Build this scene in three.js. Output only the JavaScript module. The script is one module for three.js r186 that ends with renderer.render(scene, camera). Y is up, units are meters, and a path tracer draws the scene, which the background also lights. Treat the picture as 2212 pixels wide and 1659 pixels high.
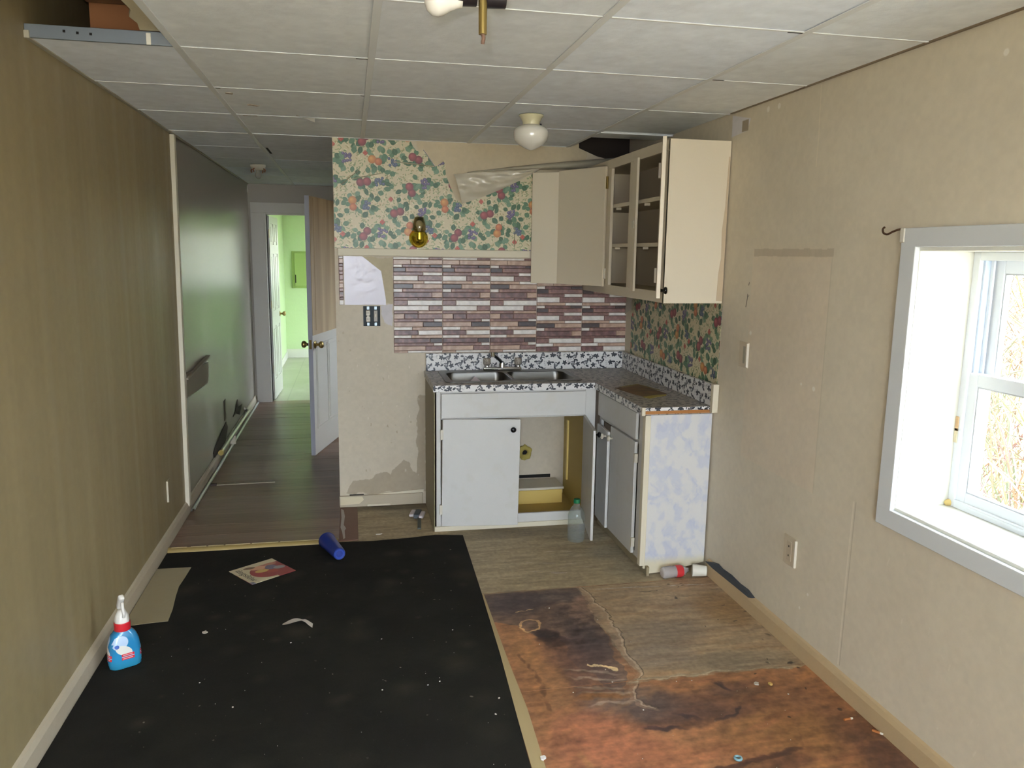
import * as THREE from 'three';
import { RoundedBoxGeometry } from 'three/addons/geometries/RoundedBoxGeometry.js';
import { mergeGeometries } from 'three/addons/utils/BufferGeometryUtils.js';

// ---------------------------------------------------------------- camera, sky, flash, exposure
const scene = new THREE.Scene();
const camera = new THREE.PerspectiveCamera(52.14, 2212 / 1659, 0.05, 200);
camera.position.set(0, 1.6286, 0);
camera.rotation.set(-0.16451, -0.20365, 0.0143, 'YXZ');
scene.add(camera);
const renderer = new THREE.WebGLRenderer({ antialias: true });
renderer.toneMapping = THREE.LinearToneMapping;
renderer.toneMappingExposure = 1.0;
renderer.shadowMap.enabled = true;
scene.background = new THREE.Color().setRGB(0.84, 0.97, 1.14);   // bright overcast sky
scene.backgroundIntensity = 27;
const flash = new THREE.SpotLight(new THREE.Color().setRGB(1, 0.96, 1.0), 6.5, 0, 0.95, 0.8, 2);   // the camera's own flash
flash.name = 'camera_flash';
flash.position.set(-0.03, 1.69, -0.02);
flash.target.position.set(1.0, 1.1, -5);
flash.castShadow = true; flash.shadow.radius = 0.6;
scene.add(flash, flash.target);

// ---------------------------------------------------------------- room dimensions (metres)
const L = -1.019, R = 1.796, B = -4.977, E = -8.68, H = 2.3, G = -12.4, P = -0.09, F = 2.2, TOP = 2.85;

// ---------------------------------------------------------------- helpers
let seed = 7;
const rnd = () => { seed = (seed * 1664525 + 1013904223) >>> 0; return seed / 4294967296; };
const rr = (a, b) => a + (b - a) * rnd();
const hash = (x, y, s) => { let h = Math.imul(x | 0, 374761393) + Math.imul(y | 0, 668265263) + Math.imul(s | 0, 362437); h = Math.imul(h ^ (h >>> 13), 1274126177); return ((h ^ (h >>> 16)) >>> 0) / 4294967296; };
function vnoise(x, y, s) {
  const ix = Math.floor(x), iy = Math.floor(y), fx = x - ix, fy = y - iy, u = fx * fx * (3 - 2 * fx), v = fy * fy * (3 - 2 * fy);
  const a = hash(ix, iy, s), b = hash(ix + 1, iy, s), c = hash(ix, iy + 1, s), d = hash(ix + 1, iy + 1, s);
  return a + (b - a) * u + (c - a) * v + (a - b - c + d) * u * v;
}
function fbm(x, y, s, o = 4) { let t = 0, a = 0.5, n = 0; for (let i = 0; i < o; i++) { t += a * vnoise(x, y, s + i); n += a; a *= 0.5; x *= 2.03; y *= 2.03; } return t / n; }
const clamp = (x, a = 0, b = 1) => Math.min(b, Math.max(a, x));
const sm = (a, b, x) => { const t = clamp((x - a) / (b - a)); return t * t * (3 - 2 * t); };
const hex = (h) => [(h >> 16) & 255, (h >> 8) & 255, h & 255];
const mix = (a, b, t) => [a[0] + (b[0] - a[0]) * t, a[1] + (b[1] - a[1]) * t, a[2] + (b[2] - a[2]) * t];

// A colour (or grey) texture over u0..u1, v0..v1 in metres; fn(u, v) gives sRGB bytes.
function dataTex(w, h, u0, u1, v0, v1, fn, { grey = false, repeat = false } = {}) {
  const d = new Uint8Array(w * h * 4);
  for (let j = 0; j < h; j++) for (let i = 0; i < w; i++) {
    const c = fn(u0 + (i + 0.5) / w * (u1 - u0), v0 + (j + 0.5) / h * (v1 - v0)), o = (j * w + i) * 4;
    if (grey) d[o] = d[o + 1] = d[o + 2] = clamp(c) * 255; else { d[o] = clamp(c[0], 0, 255); d[o + 1] = clamp(c[1], 0, 255); d[o + 2] = clamp(c[2], 0, 255); }
    d[o + 3] = 255;
  }
  const t = new THREE.DataTexture(d, w, h, THREE.RGBAFormat);
  t.magFilter = THREE.LinearFilter; t.minFilter = THREE.LinearMipmapLinearFilter; t.generateMipmaps = true;
  t.wrapS = t.wrapT = repeat ? THREE.RepeatWrapping : THREE.ClampToEdgeWrapping;
  if (!grey) t.colorSpace = THREE.SRGBColorSpace;
  t.repeat.set(1 / (u1 - u0), 1 / (v1 - v0)); t.offset.set(-u0 / (u1 - u0), -v0 / (v1 - v0));
  t.needsUpdate = true;
  return t;
}
// The same from a canvas; draw(ctx) works in metres (v up), post(rgb, u, v) touches every pixel.
function canvasTex(w, h, u0, u1, v0, v1, draw, post, repeat, warp) {
  const c = document.createElement('canvas'); c.width = w; c.height = h;
  const x = c.getContext('2d'), sx = w / (u1 - u0), sy = h / (v1 - v0);
  x.setTransform(sx, 0, 0, -sy, -u0 * sx, v1 * sy);
  draw(x);
  x.setTransform(1, 0, 0, 1, 0, 0);
  const im = x.getImageData(0, 0, w, h).data;
  return dataTex(w, h, u0, u1, v0, v1, (u, v) => {
    const [p, q] = warp ? warp(u, v) : [u, v], i = clamp(((p - u0) * sx) | 0, 0, w - 1), j = clamp(((v1 - q) * sy) | 0, 0, h - 1), o = (j * w + i) * 4, rgb = [im[o], im[o + 1], im[o + 2]];
    return post ? post(rgb, u, v) : rgb;
  }, { repeat });
}
const std = (color, roughness = 0.8, o = {}) => new THREE.MeshStandardMaterial({ color, roughness, ...o });
const phys = (color, roughness, o = {}) => new THREE.MeshPhysicalMaterial({ color, roughness, ...o });

// uv in metres from position and normal
function tri(g) {
  g = g.index ? g.toNonIndexed() : g;
  const p = g.attributes.position, n = g.attributes.normal, uv = new Float32Array(p.count * 2);
  for (let i = 0; i < p.count; i += 3) {
    let ax = 0, ay = 0, az = 0;
    for (let k = 0; k < 3; k++) { ax += Math.abs(n.getX(i + k)); ay += Math.abs(n.getY(i + k)); az += Math.abs(n.getZ(i + k)); }
    for (let k = 0; k < 3; k++) {
      const j = i + k, x = p.getX(j), y = p.getY(j), z = p.getZ(j);
      const [u, v] = ax >= ay && ax >= az ? [z, y] : ay >= az ? [x, z] : [x, y];
      uv[j * 2] = u; uv[j * 2 + 1] = v;
    }
  }
  g.setAttribute('uv', new THREE.BufferAttribute(uv, 2));
  for (const k of Object.keys(g.attributes)) if (!['position', 'normal', 'uv'].includes(k)) g.deleteAttribute(k);
  return g;
}
const merge = (list) => mergeGeometries(list.map((g) => tri(g)), false);
// a box from corner to corner; r > 0 rounds its edges
function bx(x0, x1, y0, y1, z0, z1, r = 0) {
  const w = x1 - x0, h = y1 - y0, d = z1 - z0;
  const g = r > 0 ? new RoundedBoxGeometry(w, h, d, 1, Math.min(r, w * 0.45, h * 0.45, d * 0.45)) : new THREE.BoxGeometry(w, h, d);
  g.translate((x0 + x1) / 2, (y0 + y1) / 2, (z0 + z1) / 2);
  return tri(g);
}
const names = new Map();
function numbered(name) { const k = names.get(name) ?? 0; names.set(name, k + 1); return k ? name + '_' + String(k).padStart(3, '0') : name; }
function lit(m) { m.castShadow = true; m.receiveShadow = true; return m; }
function part(parent, name, g, mat) {
  if (Array.isArray(g)) g = merge(g);
  const m = lit(new THREE.Mesh(g, mat)); m.name = name; parent.add(m); return m;
}
function tag(o, label, category, group) { o.userData.label = label; o.userData.category = category; if (group) o.userData.group = group; return o; }
function thing(name, label, category, [x, y, z] = [0, 0, 0], turn = 0, group) {
  const o = new THREE.Group(); o.name = numbered(name); o.position.set(x, y, z); o.rotation.y = turn; scene.add(o);
  return tag(o, label, category, group);
}
function solo(name, label, category, g, mat, group) { return tag(part(scene, numbered(name), g, mat), label, category, group); }
function struct(name, g, mat) {
  const o = g ? part(scene, name, g, mat) : new THREE.Group();
  if (!g) { o.name = name; scene.add(o); }
  o.userData.kind = 'structure'; return o;
}
// boxes that fill a0..a1 x b0..b1 but for the holes; make(a0, a1, b0, b1) makes one
function holed(a0, a1, b0, b1, holes, make) {
  const cut = (lo, hi, k) => [...new Set([lo, hi, ...holes.flatMap((h) => [h[k], h[k + 1]]).filter((v) => v > lo && v < hi)])].sort((p, q) => p - q);
  const A = cut(a0, a1, 0), C = cut(b0, b1, 2), out = [];
  for (let i = 0; i + 1 < A.length; i++) for (let j = 0; j + 1 < C.length; j++) {
    const ca = (A[i] + A[i + 1]) / 2, cb = (C[j] + C[j + 1]) / 2;
    if (!holes.some((h) => ca > h[0] && ca < h[1] && cb > h[2] && cb < h[3])) out.push(make(A[i], A[i + 1], C[j], C[j + 1]));
  }
  return merge(out);
}
// a flat sheet of a given outline. plane 'z': points are (x, y), facing +z at z; 'y': points (x, z), top at y; 'x': points (z, y), facing -x at x
function sheet(pts, plane, at, thick = 0.0015) {
  const s = new THREE.Shape(pts.map(([a, b]) => new THREE.Vector2(plane === 'x' ? -a : a, plane === 'y' ? -b : b)));
  const g = new THREE.ExtrudeGeometry(s, { depth: thick, bevelEnabled: false });
  if (plane === 'z') g.translate(0, 0, at);
  if (plane === 'y') { g.rotateX(-Math.PI / 2); g.translate(0, at, 0); }
  if (plane === 'x') { g.rotateY(Math.PI / 2); g.translate(at - thick, 0, 0); }
  return tri(g);
}
const lathe = (pts, n = 32) => new THREE.LatheGeometry(pts.map(([r, y]) => new THREE.Vector2(r, y)), n);
const cyl = (r0, r1, h, n = 20) => new THREE.CylinderGeometry(r0, r1, h, n);
const tube = (pts, r, n = 24, s = 8) => new THREE.TubeGeometry(new THREE.CatmullRomCurve3(pts.map((p) => new THREE.Vector3(...p))), n, r, s);
// a grid surface; f(u, v) gives a point
function surf(f, nu, nv) {
  const pos = [], idx = [], uv = [];
  for (let j = 0; j <= nv; j++) for (let i = 0; i <= nu; i++) { pos.push(...f(i / nu, j / nv)); uv.push(i / nu, j / nv); }
  for (let j = 0; j < nv; j++) for (let i = 0; i < nu; i++) { const a = j * (nu + 1) + i, b = a + 1, c = a + nu + 1, d = c + 1; idx.push(a, b, d, a, d, c); }
  const g = new THREE.BufferGeometry();
  g.setAttribute('position', new THREE.Float32BufferAttribute(pos, 3)); g.setAttribute('uv', new THREE.Float32BufferAttribute(uv, 2)); g.setIndex(idx); g.computeVertexNormals();
  return g;
}
// stacked loops joined into a skin: rings[k] is a list of points
function loft(rings, capStart, capEnd) {
  const n = rings[0].length, pos = [], idx = [];
  for (const r of rings) for (const p of r) pos.push(...p);
  for (let k = 0; k + 1 < rings.length; k++) for (let i = 0; i < n; i++) { const a = k * n + i, b = k * n + (i + 1) % n, c = a + n, d = b + n; idx.push(a, b, d, a, d, c); }
  const cap = (k, flip) => { const c = pos.length / 3, r = rings[k]; pos.push(...[0, 1, 2].map((q) => r.reduce((s, p) => s + p[q], 0) / n)); for (let i = 0; i < n; i++) { const a = k * n + i, b = k * n + (i + 1) % n; flip ? idx.push(c, b, a) : idx.push(c, a, b); } };
  if (capStart) cap(0, true);
  if (capEnd) cap(rings.length - 1, false);
  const g = new THREE.BufferGeometry();
  g.setAttribute('position', new THREE.Float32BufferAttribute(pos, 3)); g.setIndex(idx); g.computeVertexNormals();
  return g;
}
function rrect(w, d, r, y, n = 5, cx = 0, cz = 0) {      // a rounded rectangle loop, counter-clockwise seen from above
  const out = []; r = Math.min(r, w / 2, d / 2);
  for (const [sx, sz, a0] of [[1, -1, 0], [-1, -1, 1], [-1, 1, 2], [1, 1, 3]]) for (let i = 0; i <= n; i++) {
    const a = (a0 + i / n) * Math.PI / 2;
    out.push([cx + sx * (w / 2 - r) + r * Math.cos(a), y, cz + sz * (d / 2 - r) - r * Math.sin(a)]);
  }
  return out;
}
const V = (x, y, z) => new THREE.Vector3(x, y, z);

// ---------------------------------------------------------------- shared materials
const tileable = (n, s) => { // tileable fine noise in 0..1
  const p = new Float32Array(n * n);
  return (u, v) => { let t = 0, a = 0.5, f = s; for (let o = 0; o < 4; o++) { const x = u * f, y = v * f, ix = Math.floor(x), iy = Math.floor(y), fx = x - ix, fy = y - iy; const q = (i, j) => hash(((i % f) + f) % f, ((j % f) + f) % f, o + 11); const uu = fx * fx * (3 - 2 * fx), vv = fy * fy * (3 - 2 * fy); t += a * (q(ix, iy) * (1 - uu) * (1 - vv) + q(ix + 1, iy) * uu * (1 - vv) + q(ix, iy + 1) * (1 - uu) * vv + q(ix + 1, iy + 1) * uu * vv); a *= 0.5; f *= 2; } return t / 0.9375; };
};
const tn = tileable(256, 16);
const plasterBump = dataTex(512, 512, 0, 0.5, 0, 0.5, (u, v) => tn(u / 0.5, v / 0.5), { grey: true, repeat: true });
const scaled = (t, k) => { const c = t.clone(); c.repeat.multiplyScalar(k); c.needsUpdate = true; return c; };
const enamel = dataTex(512, 512, 0, 1.3, 0, 1.3, (u, v) => { const n = tn(u / 1.3, v / 1.3), m = sm(0.62, 0.78, tn(v / 1.3, u / 1.3)); return mix([196, 194, 188], [188, 184, 172], m * 0.3 + (n - 0.5) * 0.15); }, { repeat: true });
const mWhite = std(0xffffff, 0.5, { map: enamel, bumpMap: plasterBump, bumpScale: 0.0006 });
const mCream = std(0xcfc6ae, 0.55, { bumpMap: plasterBump, bumpScale: 0.0006 });
const mCasing = std(0xc9cbc9, 0.55, { bumpMap: plasterBump, bumpScale: 0.0008 });
const mVinyl = std(0xe4e9ee, 0.35);
const mJamb = std(0xd9d8cc, 0.6, { bumpMap: plasterBump, bumpScale: 0.0008 });
const mDark = std(0x14110e, 0.9);
const mSteel = phys(0x7c7a74, 0.34, { metalness: 1 });
const mChrome = phys(0xd8d8d8, 0.12, { metalness: 1 });
const mBrass = phys(0xe6cc48, 0.2, { metalness: 1 });
const mOldBrass = phys(0xa08a54, 0.3, { metalness: 1 });
const mBlackKnob = phys(0x17191a, 0.25, { metalness: 0.6, clearcoat: 0.6 });
const mGlass = phys(0xffffff, 0.02, { transmission: 1, thickness: 0, ior: 1.5 });
const mPlug = std(0xc9c2b0, 0.5);
const mPaper = std(0xd6d0d4, 0.6);
const mOpal = phys(0xdcd8cc, 0.22, { clearcoat: 0.6 });
const mWood = std(0xffffff, 0.85, { map: dataTex(512, 512, 0, 0.8, 0, 0.8, (u, v) => { const g = fbm(u * 6, v * 60, 3), k = fbm(u * 3, v * 3, 9); return mix([92, 62, 40], [140, 98, 62], g * 0.8 + k * 0.2); }, { repeat: true }) });

// ---------------------------------------------------------------- floor
// bare sheets under the lost floor covering: stains, seams and grain, in floor metres
const floorMap = canvasTex(2048, 2048, -0.12, 1.82, -5.0, -1.7, (c) => {
  const fill = (col, pts) => { c.fillStyle = col; c.beginPath(); pts.forEach(([x, z], i) => i ? c.lineTo(x, z) : c.moveTo(x, z)); c.closePath(); c.fill(); };
  const blob = (x, z, rx, rz, col, a, turn = 0) => { c.save(); c.translate(x, z); c.rotate(turn); c.scale(rx, rz); const g = c.createRadialGradient(0, 0, 0, 0, 0, 1); g.addColorStop(0, `rgba(${col},${a})`); g.addColorStop(0.6, `rgba(${col},${a * 0.75})`); g.addColorStop(1, `rgba(${col},0)`); c.fillStyle = g; c.beginPath(); c.arc(0, 0, 1, 0, 7); c.fill(); c.restore(); };
  const line = (pts, w, col) => { c.strokeStyle = col; c.lineWidth = w; c.lineCap = 'round'; c.lineJoin = 'round'; c.beginPath(); pts.forEach(([x, z], i) => i ? c.lineTo(x, z) : c.moveTo(x, z)); c.stroke(); };
  fill('rgb(166,148,114)', [[-0.2, -5.1], [1.9, -5.1], [1.9, -1.6], [-0.2, -1.6]]);
  fill('rgb(168,142,108)', [[0.5, -3.53], [1.9, -3.53], [1.9, -2.66], [0.5, -2.66]]);
  fill('rgb(160,106,66)', [[0.4, -2.66], [1.9, -2.66], [1.9, -1.6], [0.4, -1.6]]);
  fill('rgb(160,106,66)', [[0.4, -3.53], [1.07, -3.53], [1.07, -2.6], [0.4, -2.6]]);
  // sheet by the cabinets: broad dull streaks
  for (let i = 0; i < 260; i++) { const z = rr(-5, -3.55), x = rr(-0.1, 1.8); blob(x, z, rr(0.05, 0.28), rr(0.006, 0.03), rnd() < 0.5 ? '118,102,74' : '184,170,140', rr(0.08, 0.26), rr(-0.06, 0.06)); }
  for (const [x, z, a] of [[1.35, -4.25, 0.5], [1.42, -3.95, 0.5], [1.45, -3.7, 0.4], [0.3, -4.85, 0.35]]) blob(x, z, 0.2, 0.16, '128,126,112', a);
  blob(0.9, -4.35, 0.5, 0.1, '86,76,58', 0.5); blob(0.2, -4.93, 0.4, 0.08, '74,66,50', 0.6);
  for (let i = 0; i < 14; i++) blob(rr(0.9, 1.25), rr(-4.05, -3.72), rr(0.02, 0.06), rr(0.004, 0.012), '190,176,160', rr(0.2, 0.5), rr(-0.4, 0.4));
  // grey-tan sheet by the window wall
  for (let i = 0; i < 240; i++) blob(rr(1.05, 1.8), rr(-3.5, -2.68), rr(0.04, 0.22), rr(0.006, 0.03), ['124,104,86', '180,160,126', '156,112,70'][(rnd() * 3) | 0], rr(0.06, 0.24), rr(-0.12, 0.1));
  blob(1.3, -3.02, 0.28, 0.16, '116,104,94', 0.5); blob(1.2, -2.82, 0.2, 0.1, '124,114,106', 0.5); blob(1.7, -3.2, 0.16, 0.22, '134,92,44', 0.55); blob(1.72, -3.5, 0.16, 0.1, '132,92,58', 0.5); blob(1.55, -2.74, 0.3, 0.1, '120,110,92', 0.5);
  // dark water stain, softening outwards, with a tide line
  fill('rgba(96,80,74,0.7)', [[0.56, -3.53], [1.08, -3.53], [1.07, -3.1], [1.02, -2.72], [0.97, -2.55], [0.88, -2.8], [0.84, -3.02], [0.76, -3.08], [0.7, -3.18], [0.62, -3.24], [0.57, -3.25]]);
  for (const [x, z, rx, rz, col, al] of [[0.74, -3.42, 0.2, 0.14, '66,56,60', 0.8], [0.95, -3.46, 0.16, 0.1, '86,78,78', 0.6], [0.96, -3.2, 0.16, 0.16, '84,68,62', 0.7], [0.98, -2.98, 0.13, 0.2, '72,60,60', 0.8], [0.9, -2.86, 0.13, 0.22, '84,62,58', 0.7], [0.8, -2.8, 0.14, 0.24, '112,76,60', 0.6], [0.84, -2.58, 0.18, 0.2, '106,74,62', 0.6], [1.0, -2.52, 0.2, 0.13, '92,80,76', 0.8], [1.12, -2.46, 0.22, 0.1, '84,66,62', 0.75], [1.32, -2.46, 0.24, 0.1, '104,70,54', 0.7], [1.2, -2.38, 0.3, 0.06, '84,56,48', 0.6], [1.42, -2.54, 0.16, 0.07, '82,60,52', 0.6], [0.8, -3.06, 0.05, 0.07, '40,28,28', 0.9], [0.83, -3.0, 0.06, 0.05, '56,38,36', 0.7], [1.04, -3.3, 0.08, 0.14, '136,104,84', 0.6], [1.05, -3.42, 0.06, 0.05, '164,124,102', 0.6]]) blob(x, z, rx, rz, col, al);
  for (const [x, z, rx, rz, t] of [[1.04, -2.36, 0.09, 0.018, 0.35], [1.15, -2.41, 0.06, 0.014, 0.6], [1.27, -2.37, 0.06, 0.014, -0.5], [1.33, -2.4, 0.05, 0.012, -0.7], [1.38, -2.57, 0.05, 0.016, 0.9]]) blob(x, z, rx, rz, '52,36,42', 0.85, t);
  blob(0.68, -3.1, 0.1, 0.1, '172,118,74', 0.8); blob(0.68, -2.92, 0.09, 0.2, '170,116,68', 0.75); blob(0.74, -2.66, 0.09, 0.22, '172,118,68', 0.6); blob(0.66, -2.6, 0.05, 0.2, '150,98,56', 0.5);
  for (const z of [-2.9, -2.82, -2.74, -2.66, -2.56]) blob(0.672 + 0.02 * Math.sin(z * 9), z, 0.012, 0.045, '92,58,36', 0.6);
  // orange-brown hardboard: rosy towards the black sheet, tan towards the window wall
  for (const [x, z, rx, rz, col, al] of [[0.8, -2.3, 0.24, 0.24, '176,102,72', 0.75], [0.95, -2.2, 0.2, 0.12, '172,100,66', 0.6], [1.2, -2.2, 0.22, 0.08, '174,106,66', 0.6], [1.45, -2.25, 0.3, 0.16, '152,102,54', 0.7], [1.6, -2.45, 0.22, 0.14, '122,78,50', 0.6], [1.3, -2.3, 0.2, 0.08, '164,112,66', 0.5], [1.7, -2.2, 0.14, 0.2, '98,62,44', 0.7], [1.72, -2.0, 0.12, 0.2, '84,56,50', 0.7], [1.3, -2.0, 0.3, 0.16, '164,112,62', 0.6], [0.9, -1.95, 0.3, 0.14, '150,96,58', 0.5]]) blob(x, z, rx, rz, col, al);
  for (let i = 0; i < 300; i++) { const x = rr(0.55, 1.8), z = rr(-2.64, -1.72); blob(x, z, rr(0.02, 0.13), rr(0.006, 0.03), ['104,62,40', '180,122,68', '172,100,66', '132,82,48'][(rnd() * 4) | 0], rr(0.08, 0.3), rr(-0.9, 0.1)); }
  for (let i = 0; i < 22; i++) { const t = i / 21; blob(0.78 + t * 0.62, -2.12 + 0.02 * Math.sin(t * 3.1) - (t > 0.6 ? (t - 0.6) * 0.1 : 0), 0.05, 0.01 + 0.008 * rnd(), '74,42,32', 0.7, 0.05); }
  blob(1.36, -2.1, 0.14, 0.05, '86,50,38', 0.6); blob(1.5, -2.02, 0.2, 0.04, '84,50,36', 0.5); blob(0.72, -2.16, 0.02, 0.12, '190,140,80', 0.5);
  // seams: pale filler and worn edges
  line([[0.55, -3.537], [1.85, -3.537]], 0.004, 'rgba(70,58,42,0.8)');
  for (let i = 0; i < 60; i++) { const t = rnd(), x = 1.12 + t * 0.6; line([[x, -3.505 + t * 0.05 + rr(-0.006, 0.006)], [x + rr(0.02, 0.06), -3.502 + t * 0.05]], rr(0.002, 0.006), `rgba(190,182,170,${rr(0.2, 0.7)})`); }
  const seam = [[1.08, -3.53], [1.11, -3.44], [1.10, -3.36], [1.13, -3.25], [1.12, -3.1], [1.10, -2.95], [1.09, -2.82], [1.07, -2.7], [1.03, -2.62], [1.0, -2.55], [1.06, -2.48]];
  line(seam, 0.03, 'rgba(176,140,112,0.35)'); line(seam.map(([x, z]) => [x + 0.008, z]), 0.008, 'rgba(196,176,150,0.55)'); line(seam.map(([x, z]) => [x + 0.018, z]), 0.004, 'rgba(60,50,40,0.6)');
  const cross = [[1.02, -2.655], [1.2, -2.665], [1.45, -2.665], [1.72, -2.665]];
  line(cross, 0.03, 'rgba(150,136,112,0.5)'); line(cross, 0.008, 'rgba(190,176,146,0.65)');
  for (const [x, z, t] of [[0.9, -2.76, 0.35], [0.92, -2.7, 0.25], [0.9, -2.64, 0.15], [0.93, -2.6, 0.05], [0.95, -2.53, -0.1]]) blob(x, z, 0.12, 0.012, '184,168,148', 0.55, t);
  blob(0.9, -2.58, 0.12, 0.028, '140,88,40', 0.9); line([[0.92, -2.8], [0.95, -2.79], [0.97, -2.775], [1.0, -2.76]], 0.014, 'rgba(226,198,142,0.9)');
  // ring left by a can, a pale scratch, dark spots along the wall
  c.strokeStyle = 'rgba(214,166,112,0.95)'; c.lineWidth = 0.012; c.beginPath(); c.ellipse(0.762, -3.165, 0.036, 0.062, 0.2, 0, 7); c.stroke();
  line([[0.73, -3.33], [0.77, -3.322], [0.8, -3.34]], 0.006, 'rgba(214,176,120,0.9)');
  for (let i = 0; i < 22; i++) blob(rr(1.5, 1.79), rr(-3.5, -2.3), rr(0.004, 0.014), rr(0.004, 0.012), '30,24,20', rr(0.4, 0.9));
  line([[1.36, -3.42], [1.46, -3.42]], 0.006, 'rgba(50,42,30,0.8)');
}, (c, u, v) => {
  const g = fbm(u * 9, v * 60, 21, 4), h = fbm(u * 70, v * 70, 31, 3), k = v > -2.66 || (u < 1.07 && v > -3.53) ? fbm(u * 26 + v * 18, v * 26 - u * 8, 41, 4) : 0.5;
  const t = 1 + (g - 0.5) * 0.3 + (h - 0.5) * 0.22 + (k - 0.5) * 0.42;
  const g0 = (c[0] + c[1] + c[2]) / 3; return mix(c, [g0 * 1.08, g0, g0 * 0.9], 0.14).map((x) => x * t);
}, false, (u, v) => { const k = sm(0, 0.12, Math.abs(v + 3.537)) * (v > -3.537 ? 1 : 0.3); return [u + k * (0.075 * (fbm(u * 7, v * 7, 301, 4) - 0.5) + 0.02 * (fbm(u * 40, v * 40, 305, 3) - 0.5)), v + k * (0.075 * (fbm(u * 7 + 9, v * 7, 311, 4) - 0.5) + 0.02 * (fbm(u * 40, v * 40 + 7, 315, 3) - 0.5))]; });
const mBare = std(0xffffff, 0.62, { map: floorMap, bumpMap: plasterBump, bumpScale: 0.0008 });
const mRearFloor = std(0x8a6844, 0.7);
const mStrip = std(0xa8946a, 0.7, { bumpMap: plasterBump, bumpScale: 0.001 });
const floor = struct('floor');
part(floor, 'subfloor', bx(L - 0.2, R + 0.33, -0.2, -0.012, G - 0.2, F + 0.2), mRearFloor);
part(floor, 'floor_sheet', bx(P, R, -0.012, 0, B, -3.538), mBare);
part(floor, 'floor_sheet', bx(1.075, R, -0.012, -0.001, -3.536, -2.662), mBare);
part(floor, 'floor_sheet', bx(0.5, 1.074, -0.012, 0, -3.536, -2.662), mBare);
part(floor, 'floor_sheet', bx(0.5, R, -0.012, -0.0005, -2.66, -1.702), mBare);
part(floor, 'floor_sheet', bx(0.5, R, -0.012, -0.0005, -1.7, F), mRearFloor);
part(floor, 'floor_sheet', bx(L, 0.499, -0.012, -0.001, -4.36, F), mRearFloor);
// edge of the lower layer, tapering along the black sheet
part(floor, 'floor_strip', sheet([[0.597, -3.53], [0.604, -3.53], [0.598, -2.9], [0.6, -2.55], [0.585, -2.2], [0.56, -1.5], [0.5, -1.5], [0.54, -2.2]], 'y', 0.0002, 0.003), mStrip);

// hall: brown planks laid across
const plankTex = (s) => dataTex(512, 256, L, P, 0, 0.2, (u, v) => { const g = fbm(u * 4, v * 90 + s * 7, s, 5), k = fbm(u * 1.6 + s, v * 8, s + 3, 3); return mix([100, 76, 62], [152, 124, 104], clamp(g * 0.7 + k * 0.5 - 0.15)); }, { repeat: true });
const plankMats = [1, 2, 3].map((s) => std([0xffffff, 0xe9e4e0, 0xf6eee6][s - 1], 0.34, { map: plankTex(s), bumpMap: plasterBump, bumpScale: 0.0004 }));
for (let k = 0, z = -4.372; z > E - 0.06; k++, z -= 0.1815) part(floor, 'plank', bx(L, P, -0.012, 0.012 + (k % 3) * 0.0004, Math.max(z - 0.1805, E - 0.06), z, 0.0008), plankMats[(k * 2 + (k >> 2)) % 3]);
const mRedBrown = std(0x6e4a38, 0.5, { bumpMap: plasterBump, bumpScale: 0.0006 });
part(floor, 'floor_strip', bx(P, 0.018, 0, 0.006, -4.95, -4.362, 0.001), mRedBrown);
part(floor, 'paint_drip', sheet([[-0.085, -4.93], [-0.068, -4.9], [-0.06, -4.78], [-0.066, -4.62], [-0.052, -4.56], [-0.06, -4.52], [-0.056, -4.4], [-0.066, -4.38], [-0.074, -4.5], [-0.084, -4.58], [-0.08, -4.75]], 'y', 0.0058, 0.0012), std(0xb4aca4, 0.6));
// pale curled edge of the hall covering
const mEdge = std(0x9c8652, 0.5);
part(floor, 'edge_strip', surf((u, v) => { const x = -1.0 + u * 0.905, a = v * Math.PI * 0.62, wob = 0.006 * Math.sin(u * 9) - 0.045 * Math.pow(1 - u, 6); return [x, 0.002 + 0.022 * Math.cos(a) - 0.004, -4.372 + 0.03 + 0.03 * Math.sin(a) - 0.02 + wob * 0.4 + 0.012 * (1 - u)]; }, 40, 6), mEdge);
for (const [a, b] of [[-0.98, -0.9], [-0.88, -0.8], [-0.79, -0.71], [-0.7, -0.57], [-0.56, -0.42], [-0.41, -0.2]]) part(floor, 'edge_fleck', bx(a, b, 0.0235, 0.0262, -4.352, -4.344, 0.001), std(0xb8a67e, 0.4));

// green room floor
const mPale = std(0xffffff, 0.3, { map: dataTex(512, 512, -1, 1.8, G, E, (u, v) => { const g = fbm(u * 5, v * 5, 5), k = fbm(u * 1.4, v * 1.4, 8); const tile = (Math.abs(((u + 10) / 0.3) % 1 - 0.5) > 0.485 || Math.abs(((v + 20) / 0.3) % 1 - 0.5) > 0.485) ? 0.9 : 1; const c = mix([186, 186, 168], [140, 142, 112], clamp(g * 0.6 + k * 0.6 - 0.2)); return c.map((x) => x * tile); }) });
part(floor, 'floor_sheet', bx(L, R, -0.012, 0.006, G, E - 0.062), mPale);
part(floor, 'floor_sheet', bx(0.02, R, -0.012, 0.002, E - 0.06, B - 0.11), mRearFloor);

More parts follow.
